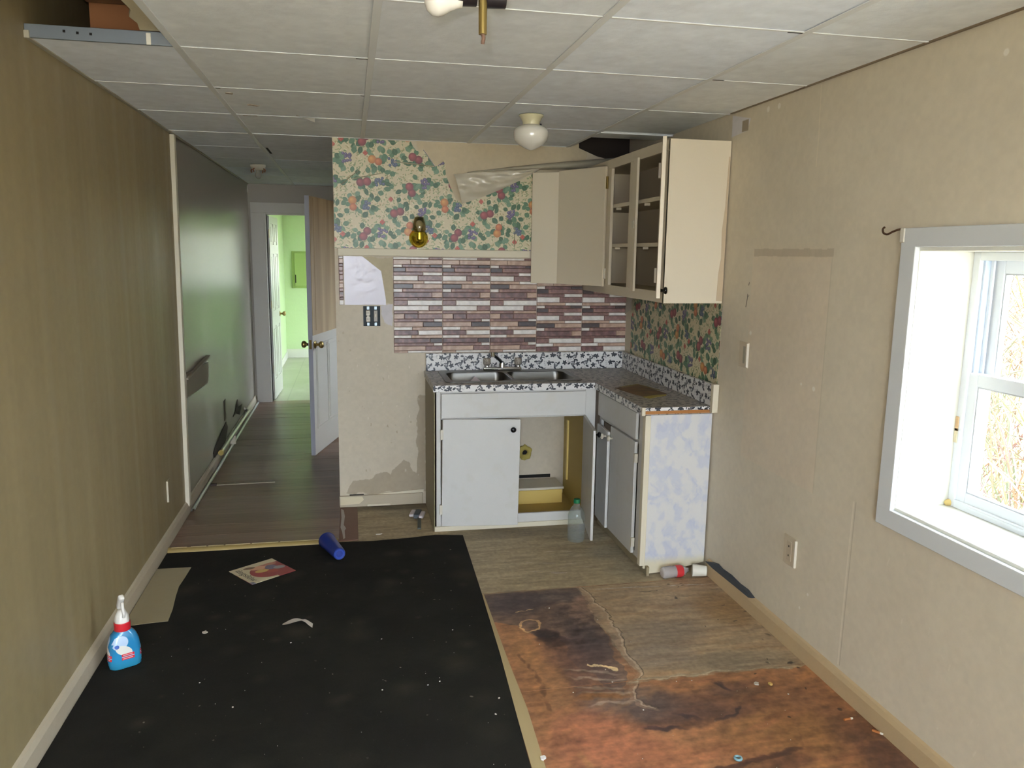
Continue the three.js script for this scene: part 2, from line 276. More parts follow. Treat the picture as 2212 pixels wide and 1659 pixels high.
// ---------------------------------------------------------------- walls
const oliveMap = dataTex(1024, 1024, -6.2, 2.4, 0, 2.9, (u, v) => { const n = fbm(u * 0.9, v * 0.9, 61), s = fbm(u * 22, v * 1.6, 71, 3), f = fbm(u * 40, v * 40, 81, 3); const t = 1 + (n - 0.5) * 0.12 + (s - 0.5) * 0.07 + (f - 0.5) * 0.06; return [144 * t, 128 * t, 92 * t]; });
const streakRough = dataTex(512, 512, 0, 1, 0, 1, (u, v) => 0.37 + 0.16 * tn(u, 0.31) + 0.02 * (tn(v, u) - 0.5), { grey: true, repeat: true });
const mOlive = std(0xffffff, 1, { map: oliveMap, roughnessMap: streakRough });
const mOliveHall = std(0x9b9284, 0.27);
const left = struct('wall_left');
part(left, 'wall_panel', bx(L - 0.15, L, -0.2, TOP, -5.06, F, 0), mOlive);
part(left, 'wall_panel', bx(L - 0.15, L - 0.003, -0.2, TOP, E - 0.05, -5.06, 0), mOliveHall);

const beigeMap = canvasTex(2048, 1024, -5.05, -1.0, 0, 2.9, (c) => {
  c.fillStyle = 'rgb(202,191,168)'; c.fillRect(-6, -1, 7, 5);
  const line = (pts, w, col) => { c.strokeStyle = col; c.lineWidth = w; c.beginPath(); pts.forEach(([x, y], i) => i ? c.lineTo(x, y) : c.moveTo(x, y)); c.stroke(); };
  c.fillStyle = 'rgba(214,196,170,0.35)'; c.fillRect(-3.32, 0.7, 0.6, 0.96);      // old cabinet or mirror mark
  c.fillStyle = 'rgba(180,167,143,0.95)'; for (let z = -3.313; z < -2.74; z += 0.04) c.fillRect(z, 1.634 + rr(-0.003, 0.002), 0.045, rr(0.028, 0.034));
  line([[-2.715, 1.63], [-2.72, 0.7]], 0.006, 'rgba(178,164,140,0.4)');
  for (let i = 0; i < 200; i++) line([[-2.72 + rr(-0.3, 0.1), rr(0.2, 1.6)], [-2.72 + rr(-0.3, 0.1), rr(0.2, 1.6)]], rr(0.02, 0.06), 'rgba(172,160,140,0.015)');
  line([[-2.875, 2.29], [-2.868, 2.1], [-2.87, 1.98]], 0.005, 'rgba(214,202,176,0.9)');
  line([[-2.462, 0.75], [-2.468, 0.5], [-2.472, 0.1]], 0.007, 'rgba(218,206,184,0.8)'); line([[-2.45, 0.75], [-2.462, 0.1]], 0.004, 'rgba(150,136,114,0.5)');
  for (const [z, y, r] of [[-3.27, 2.264, 0.012], [-3.18, 2.262, 0.012], [-3.46, 2.235, 0.013], [-3.3, 1.285, 0.01], [-2.86, 1.12, 0.006], [-2.77, 1.115, 0.01], [-1.98, 2.2, 0.01], [-2.75, 0.2, 0.006], [-2.7, 0.28, 0.006]]) { c.fillStyle = 'rgba(222,216,202,0.9)'; c.beginPath(); c.arc(z, y, r, 0, 7); c.fill(); }
  line([[-3.36, 1.40], [-3.35, 1.44], [-3.35, 1.46]], 0.006, 'rgba(80,70,60,0.9)'); line([[-3.345, 1.5], [-3.34, 1.515]], 0.006, 'rgba(80,70,60,0.8)'); line([[-3.35, 1.445], [-3.335, 1.455]], 0.004, 'rgba(80,70,60,0.7)');
  for (let i = 0; i < 16; i++) { const z = rr(-2.45, -1.6), y = rr(0.1, 0.7); line([[z, y], [z + rr(-0.01, 0.01), y - rr(0.005, 0.03)]], 0.005, `rgba(216,206,186,${rr(0.2, 0.5)})`); }
  c.fillStyle = 'rgba(206,204,206,0.9)'; c.beginPath(); for (const [z, y] of [[-3.6, 2.29], [-3.42, 2.25], [-3.45, 2.2], [-3.6, 2.19]]) c.lineTo(z, y); c.fill();
  c.fillStyle = 'rgba(150,136,112,0.95)'; c.fillRect(-3.5, 2.2, 0.06, 0.05);
}, (c, u, v) => { const n = fbm(u * 1.2, v * 1.2, 91), f = fbm(u * 45, v * 45, 95, 3), w = fbm(u * 4, v * 4, 97, 3); const t = 1 + (n - 0.5) * 0.08 + (f - 0.5) * 0.05 + (w - 0.5) * 0.05; return [c[0] * t, c[1] * t, c[2] * t]; });
const mBeige = std(0xffffff, 0.55, { map: beigeMap, bumpMap: plasterBump, bumpScale: 0.0004 });
const mBeigePlain = std(0xccbea8, 0.6, { bumpMap: plasterBump, bumpScale: 0.0012 });
const kitchenHole = [-2.255, -1.45, 0.787, 1.67];
const outerHoles = [kitchenHole, [0.4, 1.6, 0.8, 2.0], [-7.5, -6.7, 0.9, 2.0], [-11.6, -9.5, 0.75, 2.1]];
const right = struct('wall_right');
part(right, 'wall_panel', holed(B, F, -0.2, TOP, outerHoles, (a, b, c, d) => bx(R, R + 0.22, c, d, a, b)), mBeige);
part(right, 'wall_panel', holed(G - 0.2, B, -0.2, TOP, outerHoles, (a, b, c, d) => bx(R, R + 0.22, c, d, a, b)), mBeigePlain);
part(right, 'wall_cladding', holed(G - 0.2, F + 0.2, -0.6, TOP, outerHoles, (a, b, c, d) => bx(R + 0.22, R + 0.32, c, d, a, b)), std(0xdadad4, 0.7));

// back wall with the broken corner above the cabinets
const backMap = canvasTex(1024, 1024, -0.1, 1.8, 0, 2.4, (c) => {
  c.fillStyle = 'rgb(190,178,156)'; c.fillRect(-1, -1, 4, 5);
  const poly = (col, pts) => { c.fillStyle = col; c.beginPath(); pts.forEach(([x, y], i) => i ? c.lineTo(x, y) : c.moveTo(x, y)); c.closePath(); c.fill(); };
  poly('rgba(158,144,120,0.9)', [[-0.05, 0.09], [0.0, 0.16], [0.09, 0.17], [0.17, 0.22], [0.24, 0.2], [0.28, 0.27], [0.31, 0.3], [0.35, 0.26], [0.4, 0.22], [0.41, 0.62], [0.42, 0.72], [0.46, 0.72], [0.46, 0.08]]);
  poly('rgba(196,190,194,0.9)', [[0.19, 1.295], [0.258, 1.3], [0.26, 1.17], [0.2, 1.18], [0.185, 1.24]]);
  poly('rgba(170,156,122,0.6)', [[0.07, 1.6], [0.26, 1.6], [0.26, 1.3], [0.215, 1.31], [0.18, 1.5]]);
  poly('rgba(186,170,140,0.8)', [[0.4, 2.32], [1.5, 2.32], [1.5, 2.0], [0.5, 1.9]]);
  for (let i = 0; i < 40; i++) { const x = rr(-0.08, 0.45), y = rr(0.1, 1.15); c.fillStyle = `rgba(${rnd() < 0.6 ? '216,206,186' : '150,132,104'},${rr(0.2, 0.6)})`; c.fillRect(x, y, rr(0.003, 0.01), rr(0.003, 0.02)); }
}, (c, u, v) => { const n = fbm(u * 2, v * 2, 101), f = fbm(u * 45, v * 45, 103, 3); const t = 1 + (n - 0.5) * 0.1 + (f - 0.5) * 0.06; return [c[0] * t, c[1] * t, c[2] * t]; }, false, (u, v) => [u + 0.035 * (fbm(u * 14, v * 14, 321, 4) - 0.5), v + 0.05 * (fbm(u * 14 + 5, v * 14, 325, 4) - 0.5)]);
const mBack = std(0xffffff, 0.6, { map: backMap, bumpMap: plasterBump, bumpScale: 0.0004 });
const back = struct('wall_back');
part(back, 'wall_panel', sheet([[P, -0.1], [R, -0.1], [R, 2.225], [1.68, 2.225], [1.56, 2.25], [1.44, 2.296], [1.44, TOP], [P, TOP]], 'z', B - 0.03, 0.03), mBack);
part(back, 'wall_lining', bx(P + 0.001, R, -0.1, TOP, B - 0.11, B - 0.05), std(0x2c241e, 0.95));
struct('wall_hall_side', holed(E, B - 0.11, -0.2, TOP, [[-7.06, -6.27, -0.3, 2.04]], (a, b, c, d) => bx(P, P + 0.11, c, d, a, b)), mBeigePlain);
const mHallEnd = std(0xa89f92, 0.6, { bumpMap: plasterBump, bumpScale: 0.001 });
struct('wall_hall_end', holed(L, R, -0.2, TOP, [[-0.845, -0.13, -0.3, 2.01]], (a, b, c, d) => bx(a, b, c, d, E - 0.11, E)), mHallEnd);
struct('wall_rear', holed(L - 0.15, R, -0.2, TOP, [[-0.8, 0.1, 0, 2.02], [0.45, 1.5, 0.8, 2.0]], (a, b, c, d) => bx(a, b, c, d, F, F + 0.15)), mBeigePlain);
const mGreen = std(0xbdd09c, 0.5, { bumpMap: plasterBump, bumpScale: 0.001 });
struct('wall_green_side', bx(L - 0.15, -0.972, -0.2, TOP, G, E - 0.11), mGreen);
const farHole = [-0.38, 0.75, 1.05, 1.95];
struct('wall_green_far', holed(L - 0.15, R, -0.2, TOP, [farHole], (a, b, c, d) => bx(a, b, c, d, G - 0.15, G)), mGreen);
struct('wall_green_window', holed(G, E - 0.11, -0.2, TOP, [outerHoles[3]], (a, b, c, d) => bx(R - 0.02, R - 0.001, c, d, a, b)), mGreen);
struct('wall_green_near', holed(-0.972, R - 0.02, -0.02, TOP, [[-0.845, -0.13, -0.3, 2.01]], (a, b, c, d) => bx(a, b, c, d, E - 0.13, E - 0.111)), mGreen);

// ---------------------------------------------------------------- ceiling: boards above, joists, tiles on bars
const tileBump = dataTex(512, 512, 0, 0.3, 0, 0.3, (u, v) => clamp(tn(u / 0.3, v / 0.3) * 0.7 + 0.3 * hash(u * 1700, v * 1700, 5)), { grey: true, repeat: true });
const tileTone = (s) => dataTex(256, 256, 0, 0.7, 0, 0.7, (u, v) => { const n = tn(u / 0.7, v / 0.7), k = tn((v / 0.7 + s * 0.31) % 1, (u / 0.7 + s * 0.17) % 1); const t = 1 + (n - 0.5) * 0.06 + (k - 0.5) * 0.05; return [236 * t, 242 * t, 249 * t]; }, { repeat: true });
const tileMats = [0, 1, 2].map((s) => std([0xffffff, 0xf6f4f0, 0xfcfaf4][s], 0.9, { map: tileTone(s), bumpMap: tileBump, bumpScale: 0.0012 }));
const mBar = std(0xdfe1df, 0.5);
const ceiling = struct('ceiling');
part(ceiling, 'attic_deck', bx(L - 0.2, R + 0.35, TOP, TOP + 0.15, G - 0.2, F + 0.2), mWood);
for (let z = 1.6; z > -5; z -= 0.61) part(ceiling, 'joist', bx(L, R, 2.55, TOP, z - 0.04, z, 0.003), mWood);
part(ceiling, 'joist', bx(L + 0.18, -0.2, 2.43, 2.55, -3.0, -2.94, 0.003), mWood);
part(ceiling, 'header_board', bx(-0.86, -0.2, 2.36, 2.5, -3.12, -3.1, 0.002), std(0x8a5a36, 0.8));
const zs = []; for (let k = -7; k <= 4; k++) zs.push(-2.285 - k * 0.673);       // joint lines across
const xs = [L, -0.555, 0.088, 0.732, 1.366, R];
const yT = (x, z) => H + 0.003 * Math.sin(x * 3 + z * 1.7);
for (let j = 0; j + 1 < zs.length; j++) for (let i = 0; i < 5; i++) {
  const z1 = Math.min(zs[j], F), z0 = Math.max(zs[j + 1], B);
  if (j === 7 && i === 0) continue;                                            // the lost tile by the wall
  if (z1 <= z0) continue;
  let za = z0;
  if (j === 10 && i === 4) za = -4.56;                                         // broken off over the cabinets
  const m = part(ceiling, 'ceiling_tile', bx(-(xs[i + 1] - xs[i]) / 2 + 0.002, (xs[i + 1] - xs[i]) / 2 - 0.002, 0, 0.013, -(z1 - za) / 2 + 0.0012, (z1 - za) / 2 - 0.0012, 0.002), tileMats[(i * 2 + j * 3) % 3]);
  m.position.set((xs[i] + xs[i + 1]) / 2, H + rr(0, 0.002), (z1 + za) / 2);
  m.rotation.set(rr(-0.003, 0.003), 0, rr(-0.003, 0.003));
  if (j === 10 && i === 4) { m.rotation.x = 0.05; m.position.y -= 0.004; }
}
part(ceiling, 'ceiling_tile', sheet([[-0.557, -2.2], [-0.557, -2.955], [-0.668, -2.955], [-0.655, -2.87], [-0.662, -2.8], [-0.637, -2.72], [-0.64, -2.62], [-0.622, -2.52], [-0.63, -2.4], [-0.61, -2.2]], 'y', H + 0.043, 0.013), std(0xd0c5a4, 0.9, { bumpMap: tileBump, bumpScale: 0.002 }));
for (let z = B - 0.001, k = 0; z > E + 0.01; z -= 0.673, k++) for (let i = 0; i < 2; i++) {
  const x0 = xs[i], x1 = Math.min(xs[i + 1], P), za = Math.max(z - 0.673, E);
  const m = part(ceiling, 'ceiling_tile', bx(x0 + 0.003, x1 - 0.003, H, H + 0.013, za + 0.0025, z - 0.0025, 0.002), tileMats[(i + k) % 3]);
  m.position.y = rr(0, 0.002);
}
part(ceiling, 'ceiling_board', bx(0.02, R, H, H + 0.015, E, B - 0.11), tileMats[0]);
part(ceiling, 'ceiling_board', bx(L, R, H, H + 0.015, G, E - 0.11), tileMats[0]);
for (const x of xs.slice(1, 5)) part(ceiling, 'grid_bar', bx(x - 0.0125, x + 0.0125, H - 0.003, H + 0.0005, x < -0.1 ? E : B, F, 0.001), mBar);
for (const z of zs.slice(1)) if (z < F) part(ceiling, 'grid_bar', bx(z > -2.9 || z < -3 ? L : -0.55, z < -4.9 ? 1.36 : R, H - 0.0022, H + 0.0005, z - 0.006, z + 0.006, 0.001), mBar);
part(ceiling, 'metal_channel', bx(L, -0.55, H - 0.001, H + 0.042, -2.97, -2.957, 0.002), phys(0x7c838c, 0.45, { metalness: 0.5 }));
for (const [x, y] of [[-0.9, 2.325], [-0.86, 2.322], [-0.82, 2.321], [-0.58, 2.32]]) part(ceiling, 'channel_hole', bx(x - 0.004, x + 0.004, y - 0.004, y + 0.004, -2.957, -2.9562), mDark);
part(ceiling, 'grid_clip', bx(-0.65, -0.635, H - 0.002, H + 0.036, -2.957, -2.952, 0.003), std(0xd8d4c8, 0.5));
part(ceiling, 'duct_board', bx(1.42, R, 2.36, 2.44, -4.9, -4.84, 0.004), std(0x8a989c, 0.6));
const mAngle = std(0xa39c8a, 0.6);
part(ceiling, 'wall_angle', bx(L, L + 0.016, H - 0.004, H + 0.02, E, -2.95, 0.001), mAngle);
part(ceiling, 'wall_angle', bx(R - 0.014, R, H - 0.003, H + 0.02, -3.6, F, 0.001), std(0x7e705a, 0.7));
for (const [x, z, w, d, t] of [[-0.48, -4.32, 0.07, 0.02, 0], [-0.43, -4.02, 0.05, 0.03, 0.6], [-0.5, -3.75, 0.03, 0.03, 0.2]]) { const m = part(ceiling, 'paint_scab', bx(-w / 2, w / 2, -0.002, 0, -d / 2, d / 2), std(0xa39684, 0.9)); m.position.set(x, H, z); m.rotation.y = t; }
const flapT = part(ceiling, 'torn_flap', surf((u, v) => [u * 0.09, -0.03 * v * u, v * 0.05 - 0.02 * u], 6, 4), std(0xc8c2b4, 0.9)); flapT.position.set(-0.25, H - 0.001, -4.28);
for (const [x, z, w] of [[0.06, -2.965, 0.05], [0.07, -3.64, 0.02], [1.33, -2.29, 0.05], [1.4, -2.95, 0.05], [-0.53, -3.64, 0.02]]) part(ceiling, 'tile_gap', bx(x - w / 2, x + w / 2, H - 0.0028, H - 0.002, z - 0.003, z + 0.004), mDark);
part(ceiling, 'ceiling_crack', bx(-0.535, -0.52, H - 0.0005, H + 0.0004, -5.95, -5.62), mDark);

// ---------------------------------------------------------------- trims and baseboards
const trim1 = struct('trim_1', bx(-0.004, 0.024, 0, 2.235, -0.024, 0.024, 0.004), mCream);
trim1.position.set(L, 0.06, -4.975); trim1.rotation.x = -0.058;
struct('trim_2', bx(P + 0.02, 1.128, 1.604, 1.648, B, B + 0.02, 0.003), mCream);
const mBase = std(0xb1a48c, 0.55, { bumpMap: plasterBump, bumpScale: 0.0012 }), mBaseWarm = std(0xb8a07a, 0.55, { bumpMap: plasterBump, bumpScale: 0.001 });
const baseProfile = (len, h, t) => { const s = new THREE.Shape(); s.moveTo(0, 0); s.lineTo(t, 0); s.lineTo(t, h * 0.72); s.lineTo(t * 0.55, h * 0.93); s.lineTo(0, h); s.closePath(); return new THREE.ExtrudeGeometry(s, { depth: len, bevelEnabled: false }); };
{ const g = baseProfile(-1 * -7.2, 0.092, 0.017); g.translate(L, 0, -5.0); struct('baseboard_left', tri(g), mBase); }
const bbh = struct('baseboard_hall');
{ const g = baseProfile(3.66, 0.085, 0.016); g.translate(L, 0.012, E); part(bbh, 'board', tri(g), mBase); }
part(bbh, 'quarter_round', tube([[L + 0.03, 0.022, -5.0], [L + 0.03, 0.022, -6.8], [L + 0.03, 0.022, E + 0.02]], 0.012, 12, 10), phys(0xb9b9b4, 0.3, { metalness: 0.4 }));
const bbr = struct('baseboard_right');
{ const g = baseProfile(3.55 + F, 0.085, 0.016); g.scale(-1, 1, 1); g.index = null; const p = g.attributes.position; for (let i = 0; i < p.count; i += 3) { for (const k of ['position', 'normal', 'uv']) { const a = g.attributes[k], n = a.itemSize; for (let c = 0; c < n; c++) { const t = a.array[(i + 1) * n + c]; a.array[(i + 1) * n + c] = a.array[(i + 2) * n + c]; a.array[(i + 2) * n + c] = t; } } } g.computeVertexNormals(); g.translate(R, 0, -3.58); part(bbr, 'board', tri(g), mBaseWarm); }
part(bbr, 'rotten_gap', sheet([[-3.585, 0.068], [-3.5, 0.064], [-3.3, 0.07], [-3.13, 0.074], [-3.1, 0.084], [-3.16, 0.098], [-3.24, 0.094], [-3.33, 0.1], [-3.42, 0.094], [-3.47, 0.1], [-3.52, 0.088]], 'x', R - 0.0005, 0.0185), std(0x3c4044, 0.9));
const bbb = struct('baseboard_back');
part(bbb, 'board', bx(P - 0.004, 0.44, 0.004, 0.078, B, B + 0.018, 0.003), mBase);
part(bbb, 'board', sheet([[0.1, 0.07], [0.445, 0.075], [0.446, 0.1], [0.2, 0.086]], 'z', B, 0.008), mCream);
part(bbb, 'bare_patch', sheet([[P + 0.002, 0.02], [0.03, 0.024], [0.06, 0.05], [0.05, 0.072], [P + 0.002, 0.074]], 'z', B + 0.0181, 0.0008), std(0xd2c6a6, 0.6));
part(bbb, 'gap', bx(-0.03, 0.06, 0.078, 0.083, B, B + 0.006), mDark);
part(bbb, 'board', bx(0.08, 0.23, 0.006, 0.02, B + 0.018, B + 0.026, 0.003), mCream);

// ---------------------------------------------------------------- hall doorway, doors
const mDoorWhite = phys(0xc9c5b9, 0.35, { clearcoat: 0.4, clearcoatRoughness: 0.25 });
const mHallTrim = std(0xc6c1b6, 0.5);
const frame1 = struct('door_1');
part(frame1, 'casing', bx(-0.998, -0.85, 0.012, 2.01, E, E + 0.02, 0.003), mHallTrim);
part(frame1, 'casing', bx(-0.998, P - 0.003, 2.01, 2.115, E, E + 0.02, 0.003), mHallTrim);
part(frame1, 'casing', bx(-0.13, P - 0.003, 0.012, 2.01, E, E + 0.02, 0.003), mHallTrim);
part(frame1, 'jamb', bx(-0.862, -0.845, 0.006, 2.01, E - 0.12, E + 0.004, 0.002), mHallTrim);
part(frame1, 'jamb', bx(-0.145, -0.128, 0.006, 2.01, E - 0.12, E + 0.004, 0.002), mHallTrim);
part(frame1, 'jamb', bx(-0.862, -0.128, 1.995, 2.012, E - 0.12, E + 0.004, 0.002), mHallTrim);
// a panelled leaf: local x 0..w from the hinge, y up, faces on +z and -z
function leaf(w, h, mats, layout) {
  const g = new THREE.Group();
  part(g, 'slab', bx(0, w, 0.01, h, -0.014, 0.014, 0.003), mats[0]);
  for (const [x0, x1, y0, y1, k] of layout) for (const s of [-1, 1]) {
    const z0 = s > 0 ? 0.014 : -0.02, z1 = s > 0 ? 0.02 : -0.014;
    part(g, k ? 'rail' : 'panel', bx(x0, x1, y0, y1, z0, z1, k ? 0.002 : 0.005), mats[k || 0] || mats[0]);
  }
  return g;
}
function sixPanel(w, h) {
  const a = 0.11, m = 0.09, x = [[0, a], [w / 2 - m / 2, w / 2 + m / 2], [w - a, w]], out = [];
  for (const [p, q] of x) out.push([p, q, 0.01, h, 1]);
  for (const [p, q] of [[a, w / 2 - m / 2], [w / 2 + m / 2, w - a]]) {
    for (const [u, v] of [[0.01, 0.22], [0.8, 0.97], [1.58, 1.68], [1.9, h]]) out.push([p, q, u, v, 1]);
    for (const [u, v] of [[0.25, 0.77], [1.0, 1.55], [1.71, 1.87]]) out.push([p + 0.03, q - 0.03, u, v, 0]);
  }
  return out;
}
function knobset(g, x, y, mat) {
  for (const s of [-1, 1]) {
    const k = lathe([[0, 0], [0.032, 0], [0.032, 0.004], [0.012, 0.008], [0.011, 0.028], [0.02, 0.034], [0.028, 0.044], [0.027, 0.058], [0.016, 0.066], [0, 0.067]], 24);
    k.rotateX(s * Math.PI / 2); k.translate(x, y, s * 0.02); part(g, 'door_knob', k, mat);
  }
}
const leaf1 = leaf(0.72, 1.98, [mDoorWhite, mDoorWhite], sixPanel(0.72, 1.98));
leaf1.name = 'door_2'; leaf1.userData.kind = 'structure'; leaf1.position.set(-0.846, 0.008, E - 0.1); leaf1.rotation.y = Math.PI / 2 - 0.035; scene.add(leaf1);
knobset(leaf1, 0.66, 0.9, mOldBrass);
for (const y of [0.3, 1.0, 1.75]) part(leaf1, 'hinge', bx(-0.008, 0.012, y, y + 0.09, 0.014, 0.019, 0.002), mOldBrass);
// the half-bare door of the side room
const bareWood = dataTex(512, 1024, 0, 0.8, 0, 2.1, (u, v) => { const w = u * 30 + 3.2 * fbm(u * 5, v * 0.8, 131, 3) * 4, s = 0.5 + 0.5 * Math.sin(w), f = fbm(u * 90, v * 3, 133, 3); return mix([152, 130, 100], [184, 162, 126], clamp(s * 0.55 + f * 0.5)); });
const mBareWood = std(0xffffff, 0.55, { map: bareWood });
const leaf2 = struct('door_3');
part(leaf2, 'slab', bx(0, 0.78, 0.006, 2.03, -0.016, 0.016, 0.003), mDoorWhite);
part(leaf2, 'edge', bx(0.78, 0.783, 0.006, 2.03, -0.0175, 0.0175, 0.001), std(0xa6a6ae, 0.5));
part(leaf2, 'bare_upper', bx(0.002, 0.776, 0.965, 2.028, -0.0205, -0.016, 0.001), mBareWood);
part(leaf2, 'upper_bead', bx(0.69, 0.702, 1.0, 2.02, -0.0245, -0.0205, 0.002), mBareWood);
for (const [a, b] of [[0.1, 0.36], [0.43, 0.68]]) { part(leaf2, 'lower_panel', bx(a, b, 0.24, 0.86, -0.021, -0.016, 0.005), mDoorWhite); part(leaf2, 'panel_bead', holed(a - 0.03, b + 0.03, 0.21, 0.89, [[a - 0.018, b + 0.018, 0.222, 0.878]], (p, q, u, v) => bx(p, q, u, v, -0.022, -0.016)), mDoorWhite); }
knobset(leaf2, 0.73, 0.89, mOldBrass);
part(leaf2, 'latch_plate', bx(0.783, 0.7845, 0.86, 0.93, -0.01, 0.01), mOldBrass);
leaf2.position.set(-0.105, 0.012, -7.03); leaf2.rotation.y = -Math.PI / 2 - 0.268;
// green room: baseboards and breaker box
struct('baseboard_green', [bx(-0.972, -0.957, 0.006, 0.1, G, E - 0.11, 0.002), bx(-0.972, R - 0.02, 0.006, 0.14, G, G + 0.016, 0.002)], std(0xd2cfc0, 0.5));
{ const t = thing('breaker_box', 'green-painted breaker box on the far wall of the green room', 'breaker box', [-0.69, 1.07, G], 0);
  const mBox = std(0x8aa052, 0.5);
  part(t, 'frame', bx(-0.17, 0.17, 0, 0.55, 0, 0.025, 0.004), mBox); part(t, 'box_door', bx(-0.13, 0.14, 0.03, 0.52, 0.025, 0.04, 0.004), std(0x93a85a, 0.45)); part(t, 'latch', bx(-0.12, -0.108, 0.08, 0.2, 0.04, 0.05, 0.002), mDark); part(t, 'side_gap', bx(0.142, 0.15, 0.06, 0.5, 0.025, 0.04), mDark); }

// ---------------------------------------------------------------- window in the window wall
const [wz0, wz1, wy0, wy1] = kitchenHole;
const win = struct('window_1');
part(win, 'casing', bx(R - 0.02, R, 0.726, 1.728, -2.312, wz0 + 0.012, 0.003), mCasing);
part(win, 'casing', bx(R - 0.02, R, 0.726, 1.728, wz1 - 0.012, wz1 + 0.06, 0.003), mCasing);
part(win, 'casing', bx(R - 0.0205, R, wy1 - 0.002, 1.729, -2.312, wz1 + 0.06, 0.003), mCasing);
part(win, 'casing', bx(R - 0.0205, R, 0.726, wy0 + 0.002, -2.312, wz1 + 0.06, 0.003), mCasing);
part(win, 'jamb', bx(R - 0.002, R + 0.325, wy0, wy1, wz0 - 0.001, wz0 + 0.014, 0.002), mJamb);
part(win, 'jamb', bx(R - 0.002, R + 0.325, wy0, wy1, wz1 - 0.014, wz1 + 0.001, 0.002), mJamb);
part(win, 'head_jamb', bx(R - 0.002, R + 0.325, wy1 - 0.014, wy1 + 0.001, wz0, wz1, 0.002), mJamb);
part(win, 'sill', bx(R - 0.002, R + 0.325, wy0 - 0.001, wy0 + 0.012, wz0, wz1, 0.003), mJamb);
const fr = (y0, y1, z0, z1, t) => [[y0, y1, z0, z0 + t], [y0, y1, z1 - t, z1], [y1 - t, y1, z0 + t, z1 - t], [y0, y0 + t, z0 + t, z1 - t]];
const wf = part(win, 'vinyl_frame', merge(fr(wy0 + 0.012, wy1 - 0.014, wz0 + 0.014, wz1 - 0.014, 0.028).map(([a, b, c, d]) => bx(R + 0.2, R + 0.29, a, b, c, d, 0.002))), mVinyl);
part(wf, 'track', bx(R + 0.215, R + 0.285, wy0 + 0.04, wy1 - 0.042, wz0 + 0.042, wz0 + 0.05, 0.001), std(0xc4d2e2, 0.4));
part(wf, 'track_rib', bx(R + 0.236, R + 0.244, wy0 + 0.04, wy1 - 0.042, wz0 + 0.05, wz0 + 0.062, 0.001), mVinyl);
const sash = (name, x, y0, y1, ins) => {
  const z0 = wz0 + ins, z1 = wz1 - ins, t = 0.042, s = new THREE.Group(); s.name = name; win.add(s);
  for (const [a, b, c, d] of fr(y0, y1, z0, z1, t)) part(s, c > z0 + 0.01 && d < z1 - 0.01 ? 'rail' : 'stile', bx(x, x + 0.03, a, b, c, d, 0.003), mVinyl);
  part(s, 'glazing_bead', merge(fr(y0 + t - 0.003, y1 - t + 0.003, z0 + t - 0.003, z1 - t + 0.003, 0.008).map(([a, b, c, d]) => bx(x + 0.004, x + 0.02, a, b, c, d))), std(0xb9bcc0, 0.4));
  part(s, 'pane', bx(x + 0.013, x + 0.017, y0 + t - 0.002, y1 - t + 0.002, z0 + t - 0.002, z1 - t + 0.002), mGlass);
  return s;
};
sash('upper_sash', R + 0.25, 1.21, wy1 - 0.04, 0.05);
const low = sash('lower_sash', R + 0.208, wy0 + 0.03, 1.262, 0.036);
part(low, 'sash_lock', bx(R + 0.212, R + 0.24, 1.262, 1.276, -1.98, -1.92, 0.003), mVinyl);
part(low, 'lift_rail', bx(R + 0.198, R + 0.21, wy0 + 0.024, wy0 + 0.034, wz0 + 0.1, wz1 - 0.1, 0.002), mVinyl);
const caulk = part(win, 'caulk_blob', new THREE.IcosahedronGeometry(0.018, 2), std(0xc8b070, 0.9)); caulk.position.set(R + 0.2, wy0 + 0.022, wz0 + 0.022); caulk.scale.set(1, 0.7, 0.6);
for (const [y, s] of [[1.06, 0xc0a078], [1.02, 0xcfc6a8]]) { const m = part(win, 'stain_patch', bx(R + 0.196, R + 0.2, y, y + 0.05, wz0 + 0.015, wz0 + 0.028, 0.001), std(s, 0.9)); }
// the windows out of view
const other = (name, z0, z1, y0, y1) => { const w = struct(name); part(w, 'frame', merge(fr(y0, y1, z0, z1, 0.05).map(([a, b, c, d]) => bx(R + 0.12, R + 0.18, a, b, c, d))), mVinyl); part(w, 'pane', bx(R + 0.148, R + 0.152, y0 + 0.05, y1 - 0.05, z0 + 0.05, z1 - 0.05), mGlass); };
other('window_2', 0.4, 1.6, 0.8, 2.0); other('window_3', -7.5, -6.7, 0.9, 2.0); other('window_4', -11.6, -9.5, 0.75, 2.1);
{ const w = struct('window_6'); part(w, 'frame', merge(fr(1.05, 1.95, -0.38, 0.75, 0.05).map(([a, b, c, d]) => bx(c, d, a, b, G - 0.1, G - 0.05))), mVinyl); part(w, 'pane', bx(-0.33, 0.7, 1.1, 1.9, G - 0.077, G - 0.073), mGlass); part(w, 'blind', bx(-0.37, 0.74, 1.06, 1.94, G - 0.03, G - 0.028), phys(0xe8e8e0, 0.9, { transmission: 0.5, thickness: 0 })); }
{ const w = struct('window_5'); part(w, 'frame', merge(fr(0.8, 2.0, 0.45, 1.5, 0.05).map(([a, b, c, d]) => bx(c, d, a, b, F + 0.05, F + 0.1))), mVinyl); part(w, 'pane', bx(0.5, 1.45, 0.85, 1.95, F + 0.073, F + 0.077), mGlass); }

